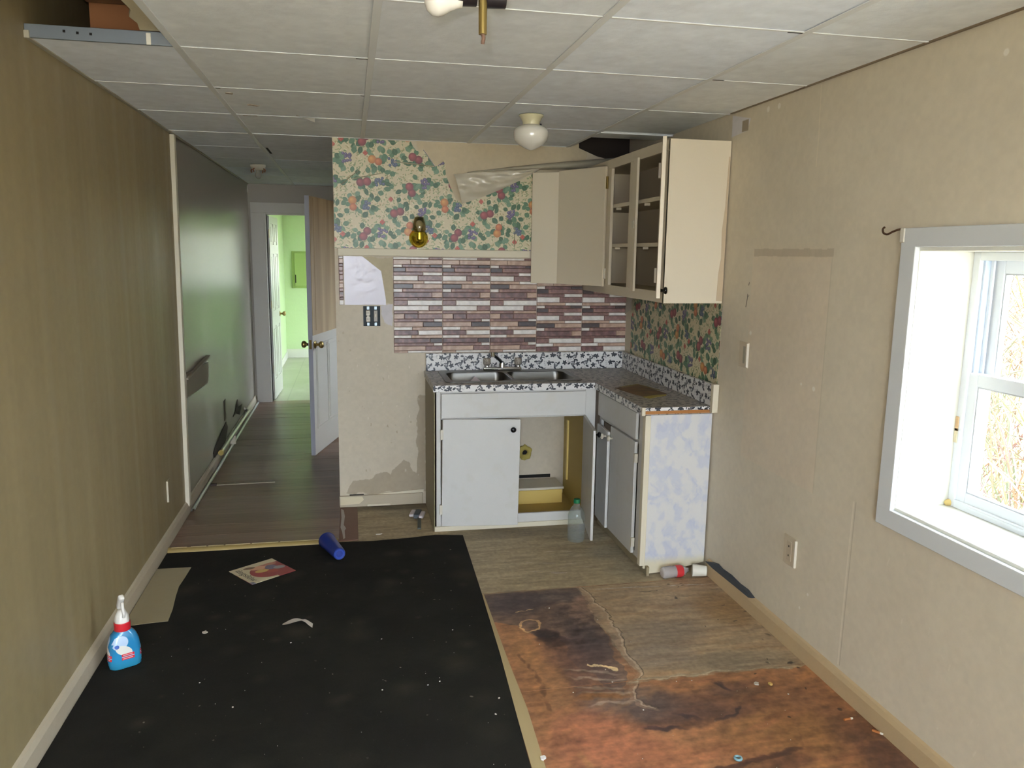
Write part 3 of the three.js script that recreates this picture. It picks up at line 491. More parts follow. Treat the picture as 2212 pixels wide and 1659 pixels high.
// ---------------------------------------------------------------- outdoors
const mDry = std(0xd2c2a0, 0.95);
struct('ground', bx(-30, 40, -0.8, -0.45, -40, 30), mDry);
{ const bank = struct('bank', surf((u, v) => { const x = 4 + u * 10, z = -16 + v * 20; return [x, -0.46 + 1.2 * sm(0, 0.7, u) + 0.15 * (fbm(x, z, 171) - 0.5), z]; }, 30, 40), mDry); }
{ const bend = [tube([[0, 0, 0], [0.05, 0.5, 0.02], [0.16, 0.9, 0.08], [0.36, 1.15, 0.2]], 0.004, 9, 4), tube([[0, 0, 0], [-0.06, 0.4, 0.1], [-0.1, 0.9, 0.12], [-0.4, 1.3, 0.0]], 0.0035, 9, 4), tube([[0, 0, 0], [0.1, 0.3, -0.1], [0.3, 0.6, -0.1], [0.62, 0.7, 0.08]], 0.0035, 9, 4)];
  const g = mergeGeometries(bend.map((b, i) => b.clone().rotateY(i * 2.1))), m = new THREE.InstancedMesh(g, std(0xffffff, 0.9), 3800), d = new THREE.Object3D(), col = new THREE.Color();
  for (let i = 0; i < 3800; i++) { const x = 4.2 + Math.pow(rnd(), 1.3) * 7, z = -15 + rnd() * 16; d.position.set(x, -0.46 + 1.2 * sm(0, 0.7, (x - 4) / 10) - 0.05, z); d.rotation.set(rr(-0.5, 0.5), rr(0, 6.28), rr(-0.5, 0.5)); d.scale.setScalar(rr(0.7, 1.6)); d.updateMatrix(); m.setMatrixAt(i, d.matrix); m.setColorAt(i, col.setRGB(...(rnd() < 0.4 ? [rr(0.3, 0.5), rr(0.26, 0.42), rr(0.18, 0.3)] : [rr(0.1, 0.2), rr(0.076, 0.15), rr(0.036, 0.08)]))); }
  m.name = 'dry_brush'; lit(m); m.userData.kind = 'stuff'; scene.add(m); tag(m, 'tangle of dry straw-coloured brush outside the window', 'brush'); }

// ---------------------------------------------------------------- loose floor coverings
const feltMap = canvasTex(2048, 2048, -1.02, 0.64, -4.4, -1.6, (c) => {
  c.fillStyle = 'rgb(33,31,26)'; c.fillRect(-2, -5, 4, 5);
  for (let i = 0; i < 420; i++) { const s = Math.pow(rnd(), 5) * 0.004 + 0.0007; c.fillStyle = `rgba(176,168,150,${rr(0.1, 0.7)})`; c.beginPath(); c.ellipse(rr(-1, 0.62), rr(-4.3, -1.65), s, s * rr(0.4, 1.6), rr(0, 3), 0, 7); c.fill(); }
  for (let i = 0; i < 70; i++) { const x = rr(-1, 0.6), z = rr(-4.3, -1.7), r = rr(0.02, 0.1), g = c.createRadialGradient(x, z, 0, x, z, r); g.addColorStop(0, `rgba(120,108,84,${rr(0.05, 0.2)})`); g.addColorStop(1, 'rgba(120,108,84,0)'); c.fillStyle = g; c.fillRect(x - r, z - r, 2 * r, 2 * r); }
}, (c, u, v) => { const n = fbm(u * 7, v * 7, 201), f = hash(u * 900, v * 900, 3); const t = 0.8 + n * 0.4 + (f - 0.5) * 0.2; return [c[0] * t, c[1] * t, c[2] * t]; });
const mFelt = phys(0xffffff, 0.95, { specularIntensity: 0.35, map: feltMap, bumpMap: plasterBump, bumpScale: 0.001 });
solo('black_floor_sheet', 'small black underlay sheet lying against the brown hall floor', 'floor sheet', sheet([[-1.0, -4.325], [-0.6, -4.335], [-0.1, -4.345], [0.1, -4.335], [0.3, -4.35], [0.46, -4.375], [0.617, -4.345], [0.607, -3.95], [0.595, -3.503], [0.2, -3.512], [-0.4, -3.53], [-0.75, -3.48], [-1.0, -3.46]], 'y', 0.0012, 0.0018), mFelt);
solo('black_floor_sheet', 'large speckled black underlay sheet covering most of the floor', 'floor sheet', sheet([[-1.0, -3.5], [-0.8, -3.505], [-0.3, -3.525], [0.2, -3.518], [0.594, -3.507], [0.575, -2.95], [0.538, -2.22], [0.49, -1.5], [0.49, 1.9], [-1.0, 1.9]], 'y', 0.0032, 0.002), mFelt);
solo('vinyl_scrap', 'torn pale vinyl scrap on the black sheet against the olive wall', 'vinyl scrap', sheet([[-0.998, -4.1], [-0.833, -4.096], [-0.838, -3.98], [-0.846, -3.86], [-0.838, -3.75], [-0.822, -3.6], [-0.817, -3.482], [-0.9, -3.475], [-0.998, -3.46]], 'y', 0.0055, 0.0018), std(0x9c9072, 0.5, { bumpMap: plasterBump, bumpScale: 0.001 }));

// ---------------------------------------------------------------- fruit wallpaper
const fruitPaper = canvasTex(1024, 1024, 0, 0.56, 0, 0.56, (c) => {
  const T = 0.56;
  c.fillStyle = 'rgb(196,184,148)'; c.fillRect(-1, -1, 3, 3);
  const at = (x, y, f) => { for (const dx of [-T, 0, T]) for (const dy of [-T, 0, T]) { if (x + dx < -0.1 || x + dx > T + 0.1 || y + dy < -0.1 || y + dy > T + 0.1) continue; c.save(); c.translate(x + dx, y + dy); f(); c.restore(); } };
  const ball = (x, y, r, a, b) => { const g = c.createRadialGradient(x - r * 0.3, y + r * 0.3, r * 0.1, x, y, r); g.addColorStop(0, a); g.addColorStop(1, b); c.fillStyle = g; c.beginPath(); c.arc(x, y, r, 0, 7); c.fill(); };
  const leafS = (x, y, l, w, t, col) => { c.save(); c.translate(x, y); c.rotate(t); c.fillStyle = col; c.beginPath(); c.moveTo(-l / 2, 0); c.quadraticCurveTo(0, w, l / 2, 0); c.quadraticCurveTo(0, -w, -l / 2, 0); c.fill(); c.strokeStyle = 'rgba(190,200,160,0.35)'; c.lineWidth = 0.0012; c.beginPath(); c.moveTo(-l / 2, 0); c.lineTo(l / 2, 0); c.stroke(); c.restore(); };
  for (let i = 0; i < 1300; i++) { const x = rr(0, T), y = rr(0, T), t = rr(0, 6), k = rnd(), l = rr(0.01, 0.022), w = rr(0.004, 0.008); at(x, y, () => leafS(0, 0, l, w, t, k < 0.6 ? 'rgba(96,118,74,0.75)' : k < 0.8 ? 'rgba(214,204,170,0.9)' : 'rgba(132,116,72,0.7)')); }
  const spots = [];
  for (let gy = 0; gy < 4; gy++) for (let gx = 0; gx < 4; gx++) spots.push([(gx + 0.5 + (gy % 2) * 0.5 + rr(-0.2, 0.2)) * T / 4, (gy + 0.5 + rr(-0.2, 0.2)) * T / 4, [0, 3, 2, 4, 4, 1, 3, 2, 0, 4, 1, 3, 2, 4, 0, 3][gy * 4 + gx]]);
  for (const [x, y] of spots) for (let k = 0; k < 11; k++) { const a = rr(0, 6.28), r = rr(0.024, 0.078), t = a + rr(-0.8, 0.8), w = rr(0.024, 0.036), l = rr(0.032, 0.048), q = rnd(); at(x + r * Math.cos(a), y + r * Math.sin(a), () => leafS(0, 0, l, w, t, q < 0.4 ? 'rgb(44,84,50)' : q < 0.75 ? 'rgb(70,108,74)' : 'rgb(96,128,98)')); }
  for (const [x, y, k] of spots) {
    const a = rr(0, 6.28), dx = Math.cos(a) * 0.02, dy = Math.sin(a) * 0.02, blobs = [...Array(13)].map(() => [rr(-0.026, 0.026), rr(-0.026, 0.026)]);
    at(x, y, () => {
      if (k < 2) { ball(dx, dy, 0.024, 'rgb(160,76,74)', 'rgb(98,34,42)'); ball(-dx, -dy, 0.025, 'rgb(170,82,78)', 'rgb(108,36,44)'); }
      else if (k === 2) { ball(dx, dy, 0.025, 'rgb(214,158,84)', 'rgb(168,102,48)'); ball(-dx, -dy, 0.022, 'rgb(206,132,80)', 'rgb(158,82,46)'); }
      else if (k === 3) for (const [p, q] of blobs) ball(p, q, 0.009, 'rgb(128,116,146)', 'rgb(64,54,88)');
      else for (const [p, q] of blobs) ball(p * 0.9, q * 0.9, 0.009, 'rgb(104,118,138)', 'rgb(46,58,82)');
    });
  }
  for (let i = 0; i < 5; i++) { const x = rr(0, T), y = rr(0, T), r = rr(0.007, 0.008); at(x, y, () => { for (let k = 0; k < 4; k++) ball(Math.cos(k * 1.6) * r, Math.sin(k * 1.6) * r, r, 'rgb(196,96,70)', 'rgb(150,60,48)'); }); }
}, null, true);
const mFruit = phys(0xffffff, 0.5, { map: fruitPaper, clearcoat: 0.35, clearcoatRoughness: 0.35 });
const wp1 = thing('wallpaper', 'torn fruit-patterned wallpaper above the shelf strip, peeling at its top', 'wallpaper', [0, 0, 0]);
part(wp1, 'sheet', sheet([[P + 0.002, 1.649], [1.138, 1.649], [1.145, 2.128], [0.95, 2.03], [0.8, 1.966], [0.69, 1.93], [0.655, 1.958], [0.62, 2.03], [0.592, 2.1], [0.589, 2.13], [0.589, 2.192], [0.54, 2.155], [0.522, 2.15], [0.49, 2.2], [0.46, 2.245], [0.445, 2.235], [0.41, 2.24], [0.39, 2.265], [0.378, 2.292], [0.2, 2.296], [P + 0.002, 2.298]], 'z', B + 0.0005, 0.002), mFruit);
part(wp1, 'torn_curl', surf((u, v) => [0.452 + u * 0.072 + 0.004 * v, 2.245 - u * 0.098 + 0.004 * v, B + 0.004 + 0.008 * Math.sin(v * 3.1)], 8, 5), mPaper);
for (const [x0, y0, x1, y1] of [[-0.05, 2.02, 0.07, 2.12], [0.02, 2.06, 0.2, 2.1], [0.28, 2.17, 0.52, 2.15], [1.03, 1.66, 1.032, 1.8]]) { const dx = x1 - x0, dy = y1 - y0; part(wp1, 'crease', surf((u, v) => [x0 + dx * u - dy * 0.03 * (v - 0.5), y0 + dy * u + dx * 0.03 * (v - 0.5), B + 0.0025 + 0.004 * Math.sin(v * Math.PI) * Math.sin(u * Math.PI)], 10, 5), mFruit); }
const mFlap = phys(0xc8c0ac, 0.28, { clearcoat: 0.7, clearcoatRoughness: 0.2, side: THREE.DoubleSide });
const flapFn = (u, v) => { // u along the fold, v from the fold outwards (down)
  const fx = 0.69 + u * 0.56, fy = 1.93 + u * 0.26 - 0.02 * Math.sin(u * 3.1), ex = 0.636 + u * 0.6, ey = 2.105 + u * 0.065;
  const w = 0.011 * Math.sin(u * 31 + v * 9) * Math.sin(v * 3.1) + 0.004 * Math.sin(v * 23 + u * 12);
  return [fx + (ex - fx) * v, fy + (ey - fy) * v, B + 0.012 + 0.055 * Math.sin(v * 2.6) * (1 - 0.5 * u) + w];
};
part(wp1, 'hanging_flap', surf(flapFn, 40, 18), mFlap);
part(wp1, 'folded_roll', surf((u, v) => { const x = 0.72 + u * 0.98, a = v * Math.PI * 1.15, r = 0.012 + 0.028 * u; return [x, 2.118 + u * 0.085 - r * Math.cos(a) * (0.4 + 0.6 * u) + 0.012 * Math.sin(u * 3), B + 0.012 + 0.03 * Math.sin(a) + 0.02 * u]; }, 40, 10), std(0xa19a86, 0.6, { side: THREE.DoubleSide }));
const wp2 = thing('wallpaper', 'fruit-patterned wallpaper on the window wall, between the wall cabinet and countertop', 'wallpaper', [0, 0, 0]);
part(wp2, 'sheet', sheet([[-4.86, 0.99], [-3.6, 0.99], [-3.592, 1.399], [-4.83, 1.399], [-4.87, 1.25]], 'x', R - 0.0005, 0.002), mFruit);
part(wp2, 'hanging_flap', surf((u, v) => [R - 0.004 - 0.02 * Math.sin(v * 2.4) * (0.4 + u), 1.4 - 0.16 * v + 0.05 * u * v, -4.93 + 0.16 * u - 0.04 * v], 10, 10), std(0xb8b2a4, 0.6, { side: THREE.DoubleSide }));

// ---------------------------------------------------------------- peel-and-stick tile panels
const mosaic = (a, b, s, rough = 0.42) => { return phys(0xffffff, rough, { clearcoat: 0.25, clearcoatRoughness: 0.25, map: dataTex(128, 128, 0, 0.3, 0, 0.3, (u, v) => mix(a, b, clamp(0.5 + (tn(u / 0.3, (v / 0.3 + s * 0.37) % 1) - 0.5) * 2.2)), { repeat: true }) }); };
const TM = { w: mosaic([222, 216, 208], [204, 198, 190], 1), t: mosaic([184, 156, 134], [158, 128, 108], 2), b: mosaic([150, 112, 100], [106, 72, 66], 3), m: mosaic([128, 88, 80], [78, 48, 46], 4), d: mosaic([66, 44, 42], [40, 26, 26], 5, 0.4) };
const mGrout = std(0x7a5c50, 0.5), mPanelEdge = std(0xb8a898, 0.5);
const pillow = (w, h, d, c) => { const g = new THREE.BoxGeometry(w, h, d), p = g.attributes.position; for (let i = 0; i < p.count; i++) if (p.getZ(i) > 0) p.setXYZ(i, p.getX(i) - Math.sign(p.getX(i)) * c, p.getY(i) - Math.sign(p.getY(i)) * c, p.getZ(i)); const n = g.toNonIndexed(); n.computeVertexNormals(); n.translate(0, 0, d / 2); return n; };
// rows from the top: heights in twelfths, then [share of the width, tone] from the open end
const rowsTop = [[0.55, 0.72, 'w', 'b'], [1.15, 0.35, 't', 't'], [0.7, 0.18, 'w', 'm', 0.74, 'd'], [1.05, 0.25, 'd', 'b'], [0.8, 0.6, 'b', 'w'], [1.25, 0.5, 'w', 'b'], [0.7, 0.62, 't', 'w'], [1.15, 0.4, 'd', 't'], [0.8, 0.18, 'w', 'b'], [1.3, 0.78, 'm', 't'], [0.6, 0.5, 'b', 'm'], [1.25, 0.28, 'b', 'w']];
const rowsLow = [[1.3, 0.72, 'w', 'b'], [0.75, 0.5, 'b', 't'], [1.35, 0.22, 't', 'm', 0.5, 'b'], [0.7, 0.82, 'b', 'w'], [1.3, 0.6, 't', 'd'], [0.85, 0.38, 'w', 't'], [1.25, 0.5, 'm', 'w'], [0.8, 0.36, 'w', 't'], [1.2, 0.74, 'm', 'd'], [0.75, 0.82, 'b', 'w'], [1.2, 0.65, 't', 'b'], [0.6, 0.28, 't', 'w']];
const tileGeo = new Map();
function tilePanel(x0, w, y0, h, rows, label, from = 0, group) {
  const t = thing('backsplash_panel', label, 'backsplash panel', [x0, y0, B + 0.0005], 0, group);
  part(t, 'backing', bx(0, w, 0, h, 0, 0.0018), mGrout);
  const total = rows.reduce((s, r) => s + r[0], 0);
  let y = h;
  for (const [rh0, cut, a, b, cut2, c] of rows) {
    const rh = rh0 / total * h; y -= rh;
    const segs = cut2 ? [[0, cut, a], [cut, cut2, b], [cut2, 1, c]] : [[0, cut, a], [cut, 1, b]];
    for (const [p, q, tone] of segs) {
      const u0 = Math.max(p * 0.307, from), u1 = Math.min(q * 0.307, from + w);
      if (u1 - u0 < 0.008) continue;
      const tw = u1 - u0 - 0.0022, th = rh - 0.002, key = tw.toFixed(3) + th.toFixed(3);
      if (!tileGeo.has(key)) tileGeo.set(key, tri(pillow(tw, th, 0.0048, 0.0024)));
      const m = part(t, 'tile', tileGeo.get(key), TM[tone]); m.position.set((u0 + u1) / 2 - from, y + rh / 2, 0.0018);
    }
  }
  part(t, 'panel_edge', bx(w - 0.0016, w + 0.0002, 0, h, 0.0018, 0.0045), mPanelEdge);
}
const cols = ['first column, nearest the outlet', 'second column from the outlet', 'third column, behind the tap', 'fourth column from the outlet', 'last column, in the corner by the window wall'];
for (let i = 0; i < 5; i++) {
  const turned = i > 2, A = turned ? rowsLow.slice(7).concat(rowsTop.slice(0, 7)) : rowsTop, C = turned ? rowsTop.slice(2).concat(rowsLow.slice(5, 7)) : rowsLow;
  tilePanel(0.263 + i * 0.3068, 0.3062, 1.2985, 0.3005, A, 'brown mosaic backsplash panel, upper row, ' + cols[i]);
  tilePanel(0.263 + i * 0.3068, 0.3062, 0.998, 0.3, C, 'brown mosaic backsplash panel, lower row, ' + cols[i]);
}
tilePanel(-0.068, 0.028, 1.301, 0.299, rowsTop, 'narrow offcut of brown mosaic panel at the wall corner beside the white sheet', 0.15);
solo('white_backing_sheet', 'crinkled glossy white backing sheet with a cut corner stuck above the outlet', 'backing sheet',
  surf((u, v) => { const y = 1.302 + v * 0.298, top = 0.075 + (0.215 - 0.075) * Math.min(1, (1 - v) / 0.3) * 0.72 + 0.045 * (1 - v), x = -0.036 + u * (Math.min(top, 0.216) + 0.036); return [x, y, B + 0.004 + 0.0025 * (fbm(x * 34, y * 34, 211, 3) - 0.5) * Math.sin(u * 3.1)]; }, 60, 60), phys(0xb9b2bc, 0.4, { clearcoat: 0.35, clearcoatRoughness: 0.2 }));

// ---------------------------------------------------------------- wall fittings
{ const t = thing('wall_outlet', 'uncovered double box with a socket and a switch beside the mosaic panels', 'outlet', [0.128, 1.2325, B]);
  const mBox = std(0x2a3236, 0.7), mStrap = phys(0x8c979a, 0.4, { metalness: 0.7 });
  part(t, 'box', [...fr(-0.062, 0.062, -0.052, 0.052, 0.005).map(([a, b, c, d]) => bx(c, d, a, b, 0, 0.006)), bx(-0.05, 0.05, -0.06, 0.06, 0.0005, 0.0015)], mBox);
  for (const x of [-0.022, 0.024]) { part(t, 'strap', [bx(x - 0.008, x + 0.008, 0.04, 0.06, 0.004, 0.0065, 0.001), bx(x - 0.008, x + 0.008, -0.06, -0.04, 0.004, 0.0065, 0.001)], mStrap); }
  const so = part(t, 'socket', [bx(-0.036, -0.009, 0.003, 0.036, 0.004, 0.013, 0.004), bx(-0.036, -0.009, -0.036, -0.003, 0.004, 0.013, 0.004), bx(-0.03, -0.015, -0.006, 0.006, 0.004, 0.011, 0.001)], mPlug);
  for (const y of [0.02, -0.018]) for (const dx of [-0.028, -0.018]) part(so, 'slot', bx(dx - 0.001, dx + 0.001, y - 0.004, y + 0.004, 0.0128, 0.0134), mDark);
  const sw = part(t, 'switch', bx(0.013, 0.035, -0.035, 0.035, 0.004, 0.01, 0.002), std(0xa7a196, 0.5)); part(sw, 'toggle', bx(0.02, 0.028, -0.004, 0.014, 0.01, 0.02, 0.002), mPlug); }
{ const t = thing('wall_lamp', 'brass wall lamp with a clear glass jar above the shelf strip', 'wall lamp', [0.421, 1.715, B + 0.003]);
  const g = lathe([[0, 0], [0.056, 0], [0.059, 0.006], [0.057, 0.016], [0.048, 0.034], [0.034, 0.05], [0.018, 0.058], [0, 0.06]], 40); g.rotateX(Math.PI / 2); part(t, 'back_dish', g, mBrass);
  const so = lathe([[0, -0.02], [0.02, -0.02], [0.023, -0.005], [0.023, 0.03], [0.028, 0.034], [0.028, 0.04], [0, 0.04]], 28); so.translate(0, 0, 0.062); part(t, 'socket', so, mBrass);
  const jar = lathe([[0.03, 0.036], [0.041, 0.05], [0.039, 0.085], [0.03, 0.12], [0.026, 0.128], [0, 0.13], [0, 0.127], [0.024, 0.125], [0.037, 0.084], [0.038, 0.052], [0.028, 0.038]], 32); jar.translate(0, 0, 0.062); part(t, 'glass_jar', jar, phys(0xe8e4d4, 0.05, { transmission: 1, thickness: 0 }));
  const bulb = lathe([[0, 0.04], [0.012, 0.042], [0.013, 0.055], [0.022, 0.075], [0.022, 0.09], [0.014, 0.104], [0, 0.108]], 24); bulb.translate(0, 0, 0.062); part(t, 'bulb', bulb, mOpal); }
const plate = (name, label, z, y, w, h, extra) => { const t = thing(name, label, 'outlet', [R, y, z]); part(t, 'cover_plate', bx(-0.006, 0, -h / 2, h / 2, -w / 2, w / 2, 0.002), std(0xc0b298, 0.5)); extra(t); return t; };
plate('wall_outlet', 'beige outlet plate low on the window wall, painted over', -2.846, 0.411, 0.09, 0.125, (t) => { part(t, 'socket', bx(-0.009, -0.006, -0.042, 0.042, -0.018, 0.018, 0.002), std(0xb5a78e, 0.5)); part(t, 'plate_edge', bx(-0.012, -0.001, -0.058, 0.058, 0.042, 0.05, 0.001), mPlug); for (const y of [0.02, -0.02]) part(t, 'ground_hole', bx(-0.0095, -0.0088, y - 0.004, y + 0.004, -0.003, 0.003), mDark); });
plate('light_switch', 'painted-over switch plate on the window wall above the countertop end', -3.345, 1.18, 0.085, 0.12, (t) => { part(t, 'rocker', bx(-0.009, -0.006, -0.04, 0.04, 0.002, 0.022, 0.001), std(0x9a9482, 0.5)); part(t, 'plate_edge', bx(-0.013, -0.001, -0.055, 0.055, 0.036, 0.044, 0.001), mPlug); }).userData.category = 'switch';
{ const t = thing('wall_outlet', 'olive-painted outlet plate low on the olive wall beside the cream trim', 'outlet', [L, 0.3, -4.52]); part(t, 'cover_plate', bx(0, 0.007, -0.06, 0.06, -0.037, 0.037, 0.003), std(0x94866a, 0.5)); part(t, 'plate_edge', bx(0.001, 0.011, -0.06, 0.06, 0.034, 0.039, 0.001), std(0xc2b8a0, 0.5)); }
{ const t = thing('wall_patch', 'beige hardboard patch screwed to the hall wall', 'patch', [L, 0, 0]); const m = std(0x8d8470, 0.7);
  part(t, 'board', sheet([[-5.86, 0.69], [-5.115, 0.715], [-5.11, 0.868], [-5.9, 0.83]].map(([z, y]) => [z, y]), 'x', 0.014, 0.013), m);
  part(t, 'ledge', bx(0.001, 0.026, -0.005, 0.008, -0.4, 0.4, 0.002), std(0x9c927c, 0.7)).position.set(0, 0.853, -5.5); t.children[1].rotation.x = 0.05; }
{ const t = thing('heating_pipe', 'bare metal pipe stub running low along the hall wall', 'pipe', [0, 0, 0]); const m = phys(0xb6b1a4, 0.35, { metalness: 0.6 });
  part(t, 'pipe', tube([[L + 0.045, 0.125, -6.08], [L + 0.045, 0.12, -6.9], [L + 0.045, 0.105, -7.72]], 0.016, 16, 10), m);
  const c = cyl(0.021, 0.021, 0.05, 16); c.rotateX(Math.PI / 2); c.translate(L + 0.045, 0.125, -6.06); part(t, 'end_cap', c, mOldBrass);
  part(t, 'elbow', tube([[L + 0.045, 0.105, -7.7], [L + 0.02, 0.11, -7.76], [L - 0.01, 0.13, -7.76]], 0.016, 8, 8), m);
  part(t, 'bracket', bx(L, L + 0.06, 0.03, 0.1, -6.72, -6.7, 0.002), mCream); }
struct('wall_hole_1', sheet([[-6.3, 0.07], [-6.02, 0.09], [-5.98, 0.14], [-6.1, 0.17], [-6.35, 0.21], [-6.62, 0.24], [-6.7, 0.18], [-6.55, 0.1]], 'x', L + 0.0042, 0.003), std(0x4a4436, 0.95));
struct('wall_hole_2', sheet([[-7.4, 0.14], [-7.2, 0.19], [-7.0, 0.2], [-7.15, 0.22], [-7.3, 0.3], [-7.35, 0.22], [-7.6, 0.2]], 'x', L + 0.0042, 0.003), std(0x4a4436, 0.95));
struct('wall_hole_3', bx(L - 0.002, L + 0.001, 0.26, 0.42, -6.66, -6.56), std(0x6e6656, 0.95));
{ const t = thing('curtain_hook', 'bent rusty curtain hook beside the top of the window casing', 'hook', [R, 1.722, -2.3]); const m = phys(0x5a4232, 0.5, { metalness: 0.6 });
  part(t, 'hook', tube([[-0.004, 0, 0.006], [-0.02, 0.004, -0.02], [-0.03, -0.004, -0.045], [-0.034, -0.012, -0.066], [-0.036, -0.006, -0.084], [-0.034, 0.008, -0.09], [-0.032, 0.012, -0.084]], 0.0035, 30, 8), m); part(t, 'chipped_plate', bx(-0.024, 0.0, -0.04, 0.008, -0.018, 0.004, 0.004), std(0xcac4b4, 0.6)); }

// ---------------------------------------------------------------- cabinets
const mInside = std(0xb59c54, 0.6), mInsideDim = std(0xa69d86, 0.7), mSide = std(0x8f8468, 0.6, { bumpMap: plasterBump, bumpScale: 0.001 });
function roundKnob(p, [x, y, z], mat, dir) { const g = lathe([[0, 0], [0.007, 0], [0.006, 0.012], [0.015, 0.018], [0.017, 0.024], [0.013, 0.03], [0, 0.032]], 20); if (dir === 'z') g.rotateX(Math.PI / 2); if (dir === '-x') g.rotateZ(Math.PI / 2); if (dir === '-z') g.rotateX(-Math.PI / 2); const m = part(p, 'knob', g, mat); m.position.set(x, y, z); return m; }
{ // sink base
  const t = thing('base_cabinet', 'white sink base cabinet with one door ajar and one standing open', 'cabinet', [0, 0, 0]), zf = -4.43;
  part(t, 'side_panel', bx(0.458, 0.474, 0.0, 0.842, -4.962, zf, 0.002), mSide);
  part(t, 'side_panel', bx(1.385, 1.4, 0.0, 0.842, -4.962, zf - 0.005, 0.002), mInside);
  part(t, 'bottom', bx(0.475, 1.384, 0.02, 0.034, -4.96, zf - 0.005), mInside);
  part(t, 'stile', bx(0.46, 0.498, 0.03, 0.842, zf - 0.018, zf, 0.003), mWhite);
  part(t, 'stile', bx(1.362, 1.43, 0.03, 0.842, zf - 0.018, zf, 0.003), mWhite);
  part(t, 'top_rail', bx(0.498, 1.362, 0.812, 0.842, zf - 0.018, zf, 0.002), mWhite);
  part(t, 'middle_rail', bx(0.498, 1.362, 0.676, 0.7, zf - 0.018, zf, 0.002), mWhite);
  part(t, 'bottom_rail', bx(0.498, 1.362, 0.03, 0.086, zf - 0.018, zf, 0.003), mWhite);
  part(t, 'base_trim', bx(0.46, 1.39, 0.001, 0.032, zf - 0.014, zf + 0.006, 0.003), mCream);
  part(t, 'false_drawer_front', bx(0.499, 1.364, 0.686, 0.83, zf, zf + 0.016, 0.004), mWhite);
  const d1 = new THREE.Group(); d1.name = 'door'; d1.position.set(0.499, 0, zf + 0.002); d1.rotation.set(0, -0.07, -0.012); t.add(d1);
  part(d1, 'door_panel', bx(0, 0.455, 0.038, 0.682, 0, 0.018, 0.004), mWhite); roundKnob(d1, [0.41, 0.624, 0.018], mBlackKnob, 'z'); part(d1, 'hinge', bx(-0.012, 0.006, 0.11, 0.17, 0.006, 0.02, 0.002), mPlug); part(d1, 'hinge', bx(-0.012, 0.006, 0.56, 0.62, 0.006, 0.02, 0.002), mPlug);
  const d2 = new THREE.Group(); d2.name = 'door'; d2.position.set(1.362, 0, zf + 0.004); d2.rotation.y = 1.408; t.add(d2);
  part(d2, 'door_panel', bx(-0.425, 0, 0.052, 0.682, -0.008, 0.008, 0.003), mWhite); roundKnob(d2, [-0.385, 0.65, 0.008], mBlackKnob, 'z'); part(d2, 'hinge', bx(-0.02, 0.004, 0.58, 0.65, 0.004, 0.016, 0.002), mPlug);
  part(t, 'inner_box', bx(0.9, 1.325, 0.034, 0.125, -4.96, -4.75, 0.004), std(0xcdb060, 0.55));
  part(t, 'inner_shelf', bx(0.9, 1.335, 0.126, 0.142, -4.955, -4.748, 0.003), mPlug);
  part(t, 'back_cleat', bx(1.372, 1.384, 0.16, 0.56, -4.86, -4.835, 0.002), std(0xe0c878, 0.5));
}
struct('pipe_hole', bx(1.02, 1.3, 0.143, 0.165, B, B + 0.004, 0.001), mDark);
{ const t = thing('pipe_collar', 'yellow foam collar round the drain hole inside the sink cabinet', 'pipe collar', [1.118, 0.322, B + 0.004]);
  const g = new THREE.TorusGeometry(0.034, 0.018, 12, 28), p = g.attributes.position; for (let i = 0; i < p.count; i++) { const k = 1 + (fbm(p.getX(i) * 60 + 9, p.getY(i) * 60 + 9, 231, 2) - 0.5) * 0.5; p.setXYZ(i, p.getX(i) * k, p.getY(i) * k, p.getZ(i) * 0.8 + 0.008); } g.computeVertexNormals();
  part(t, 'foam_ring', g, std(0xa2934c, 0.9)); const d = cyl(0.026, 0.026, 0.004, 20); d.rotateX(Math.PI / 2); part(t, 'dark_hole', d, mDark); }
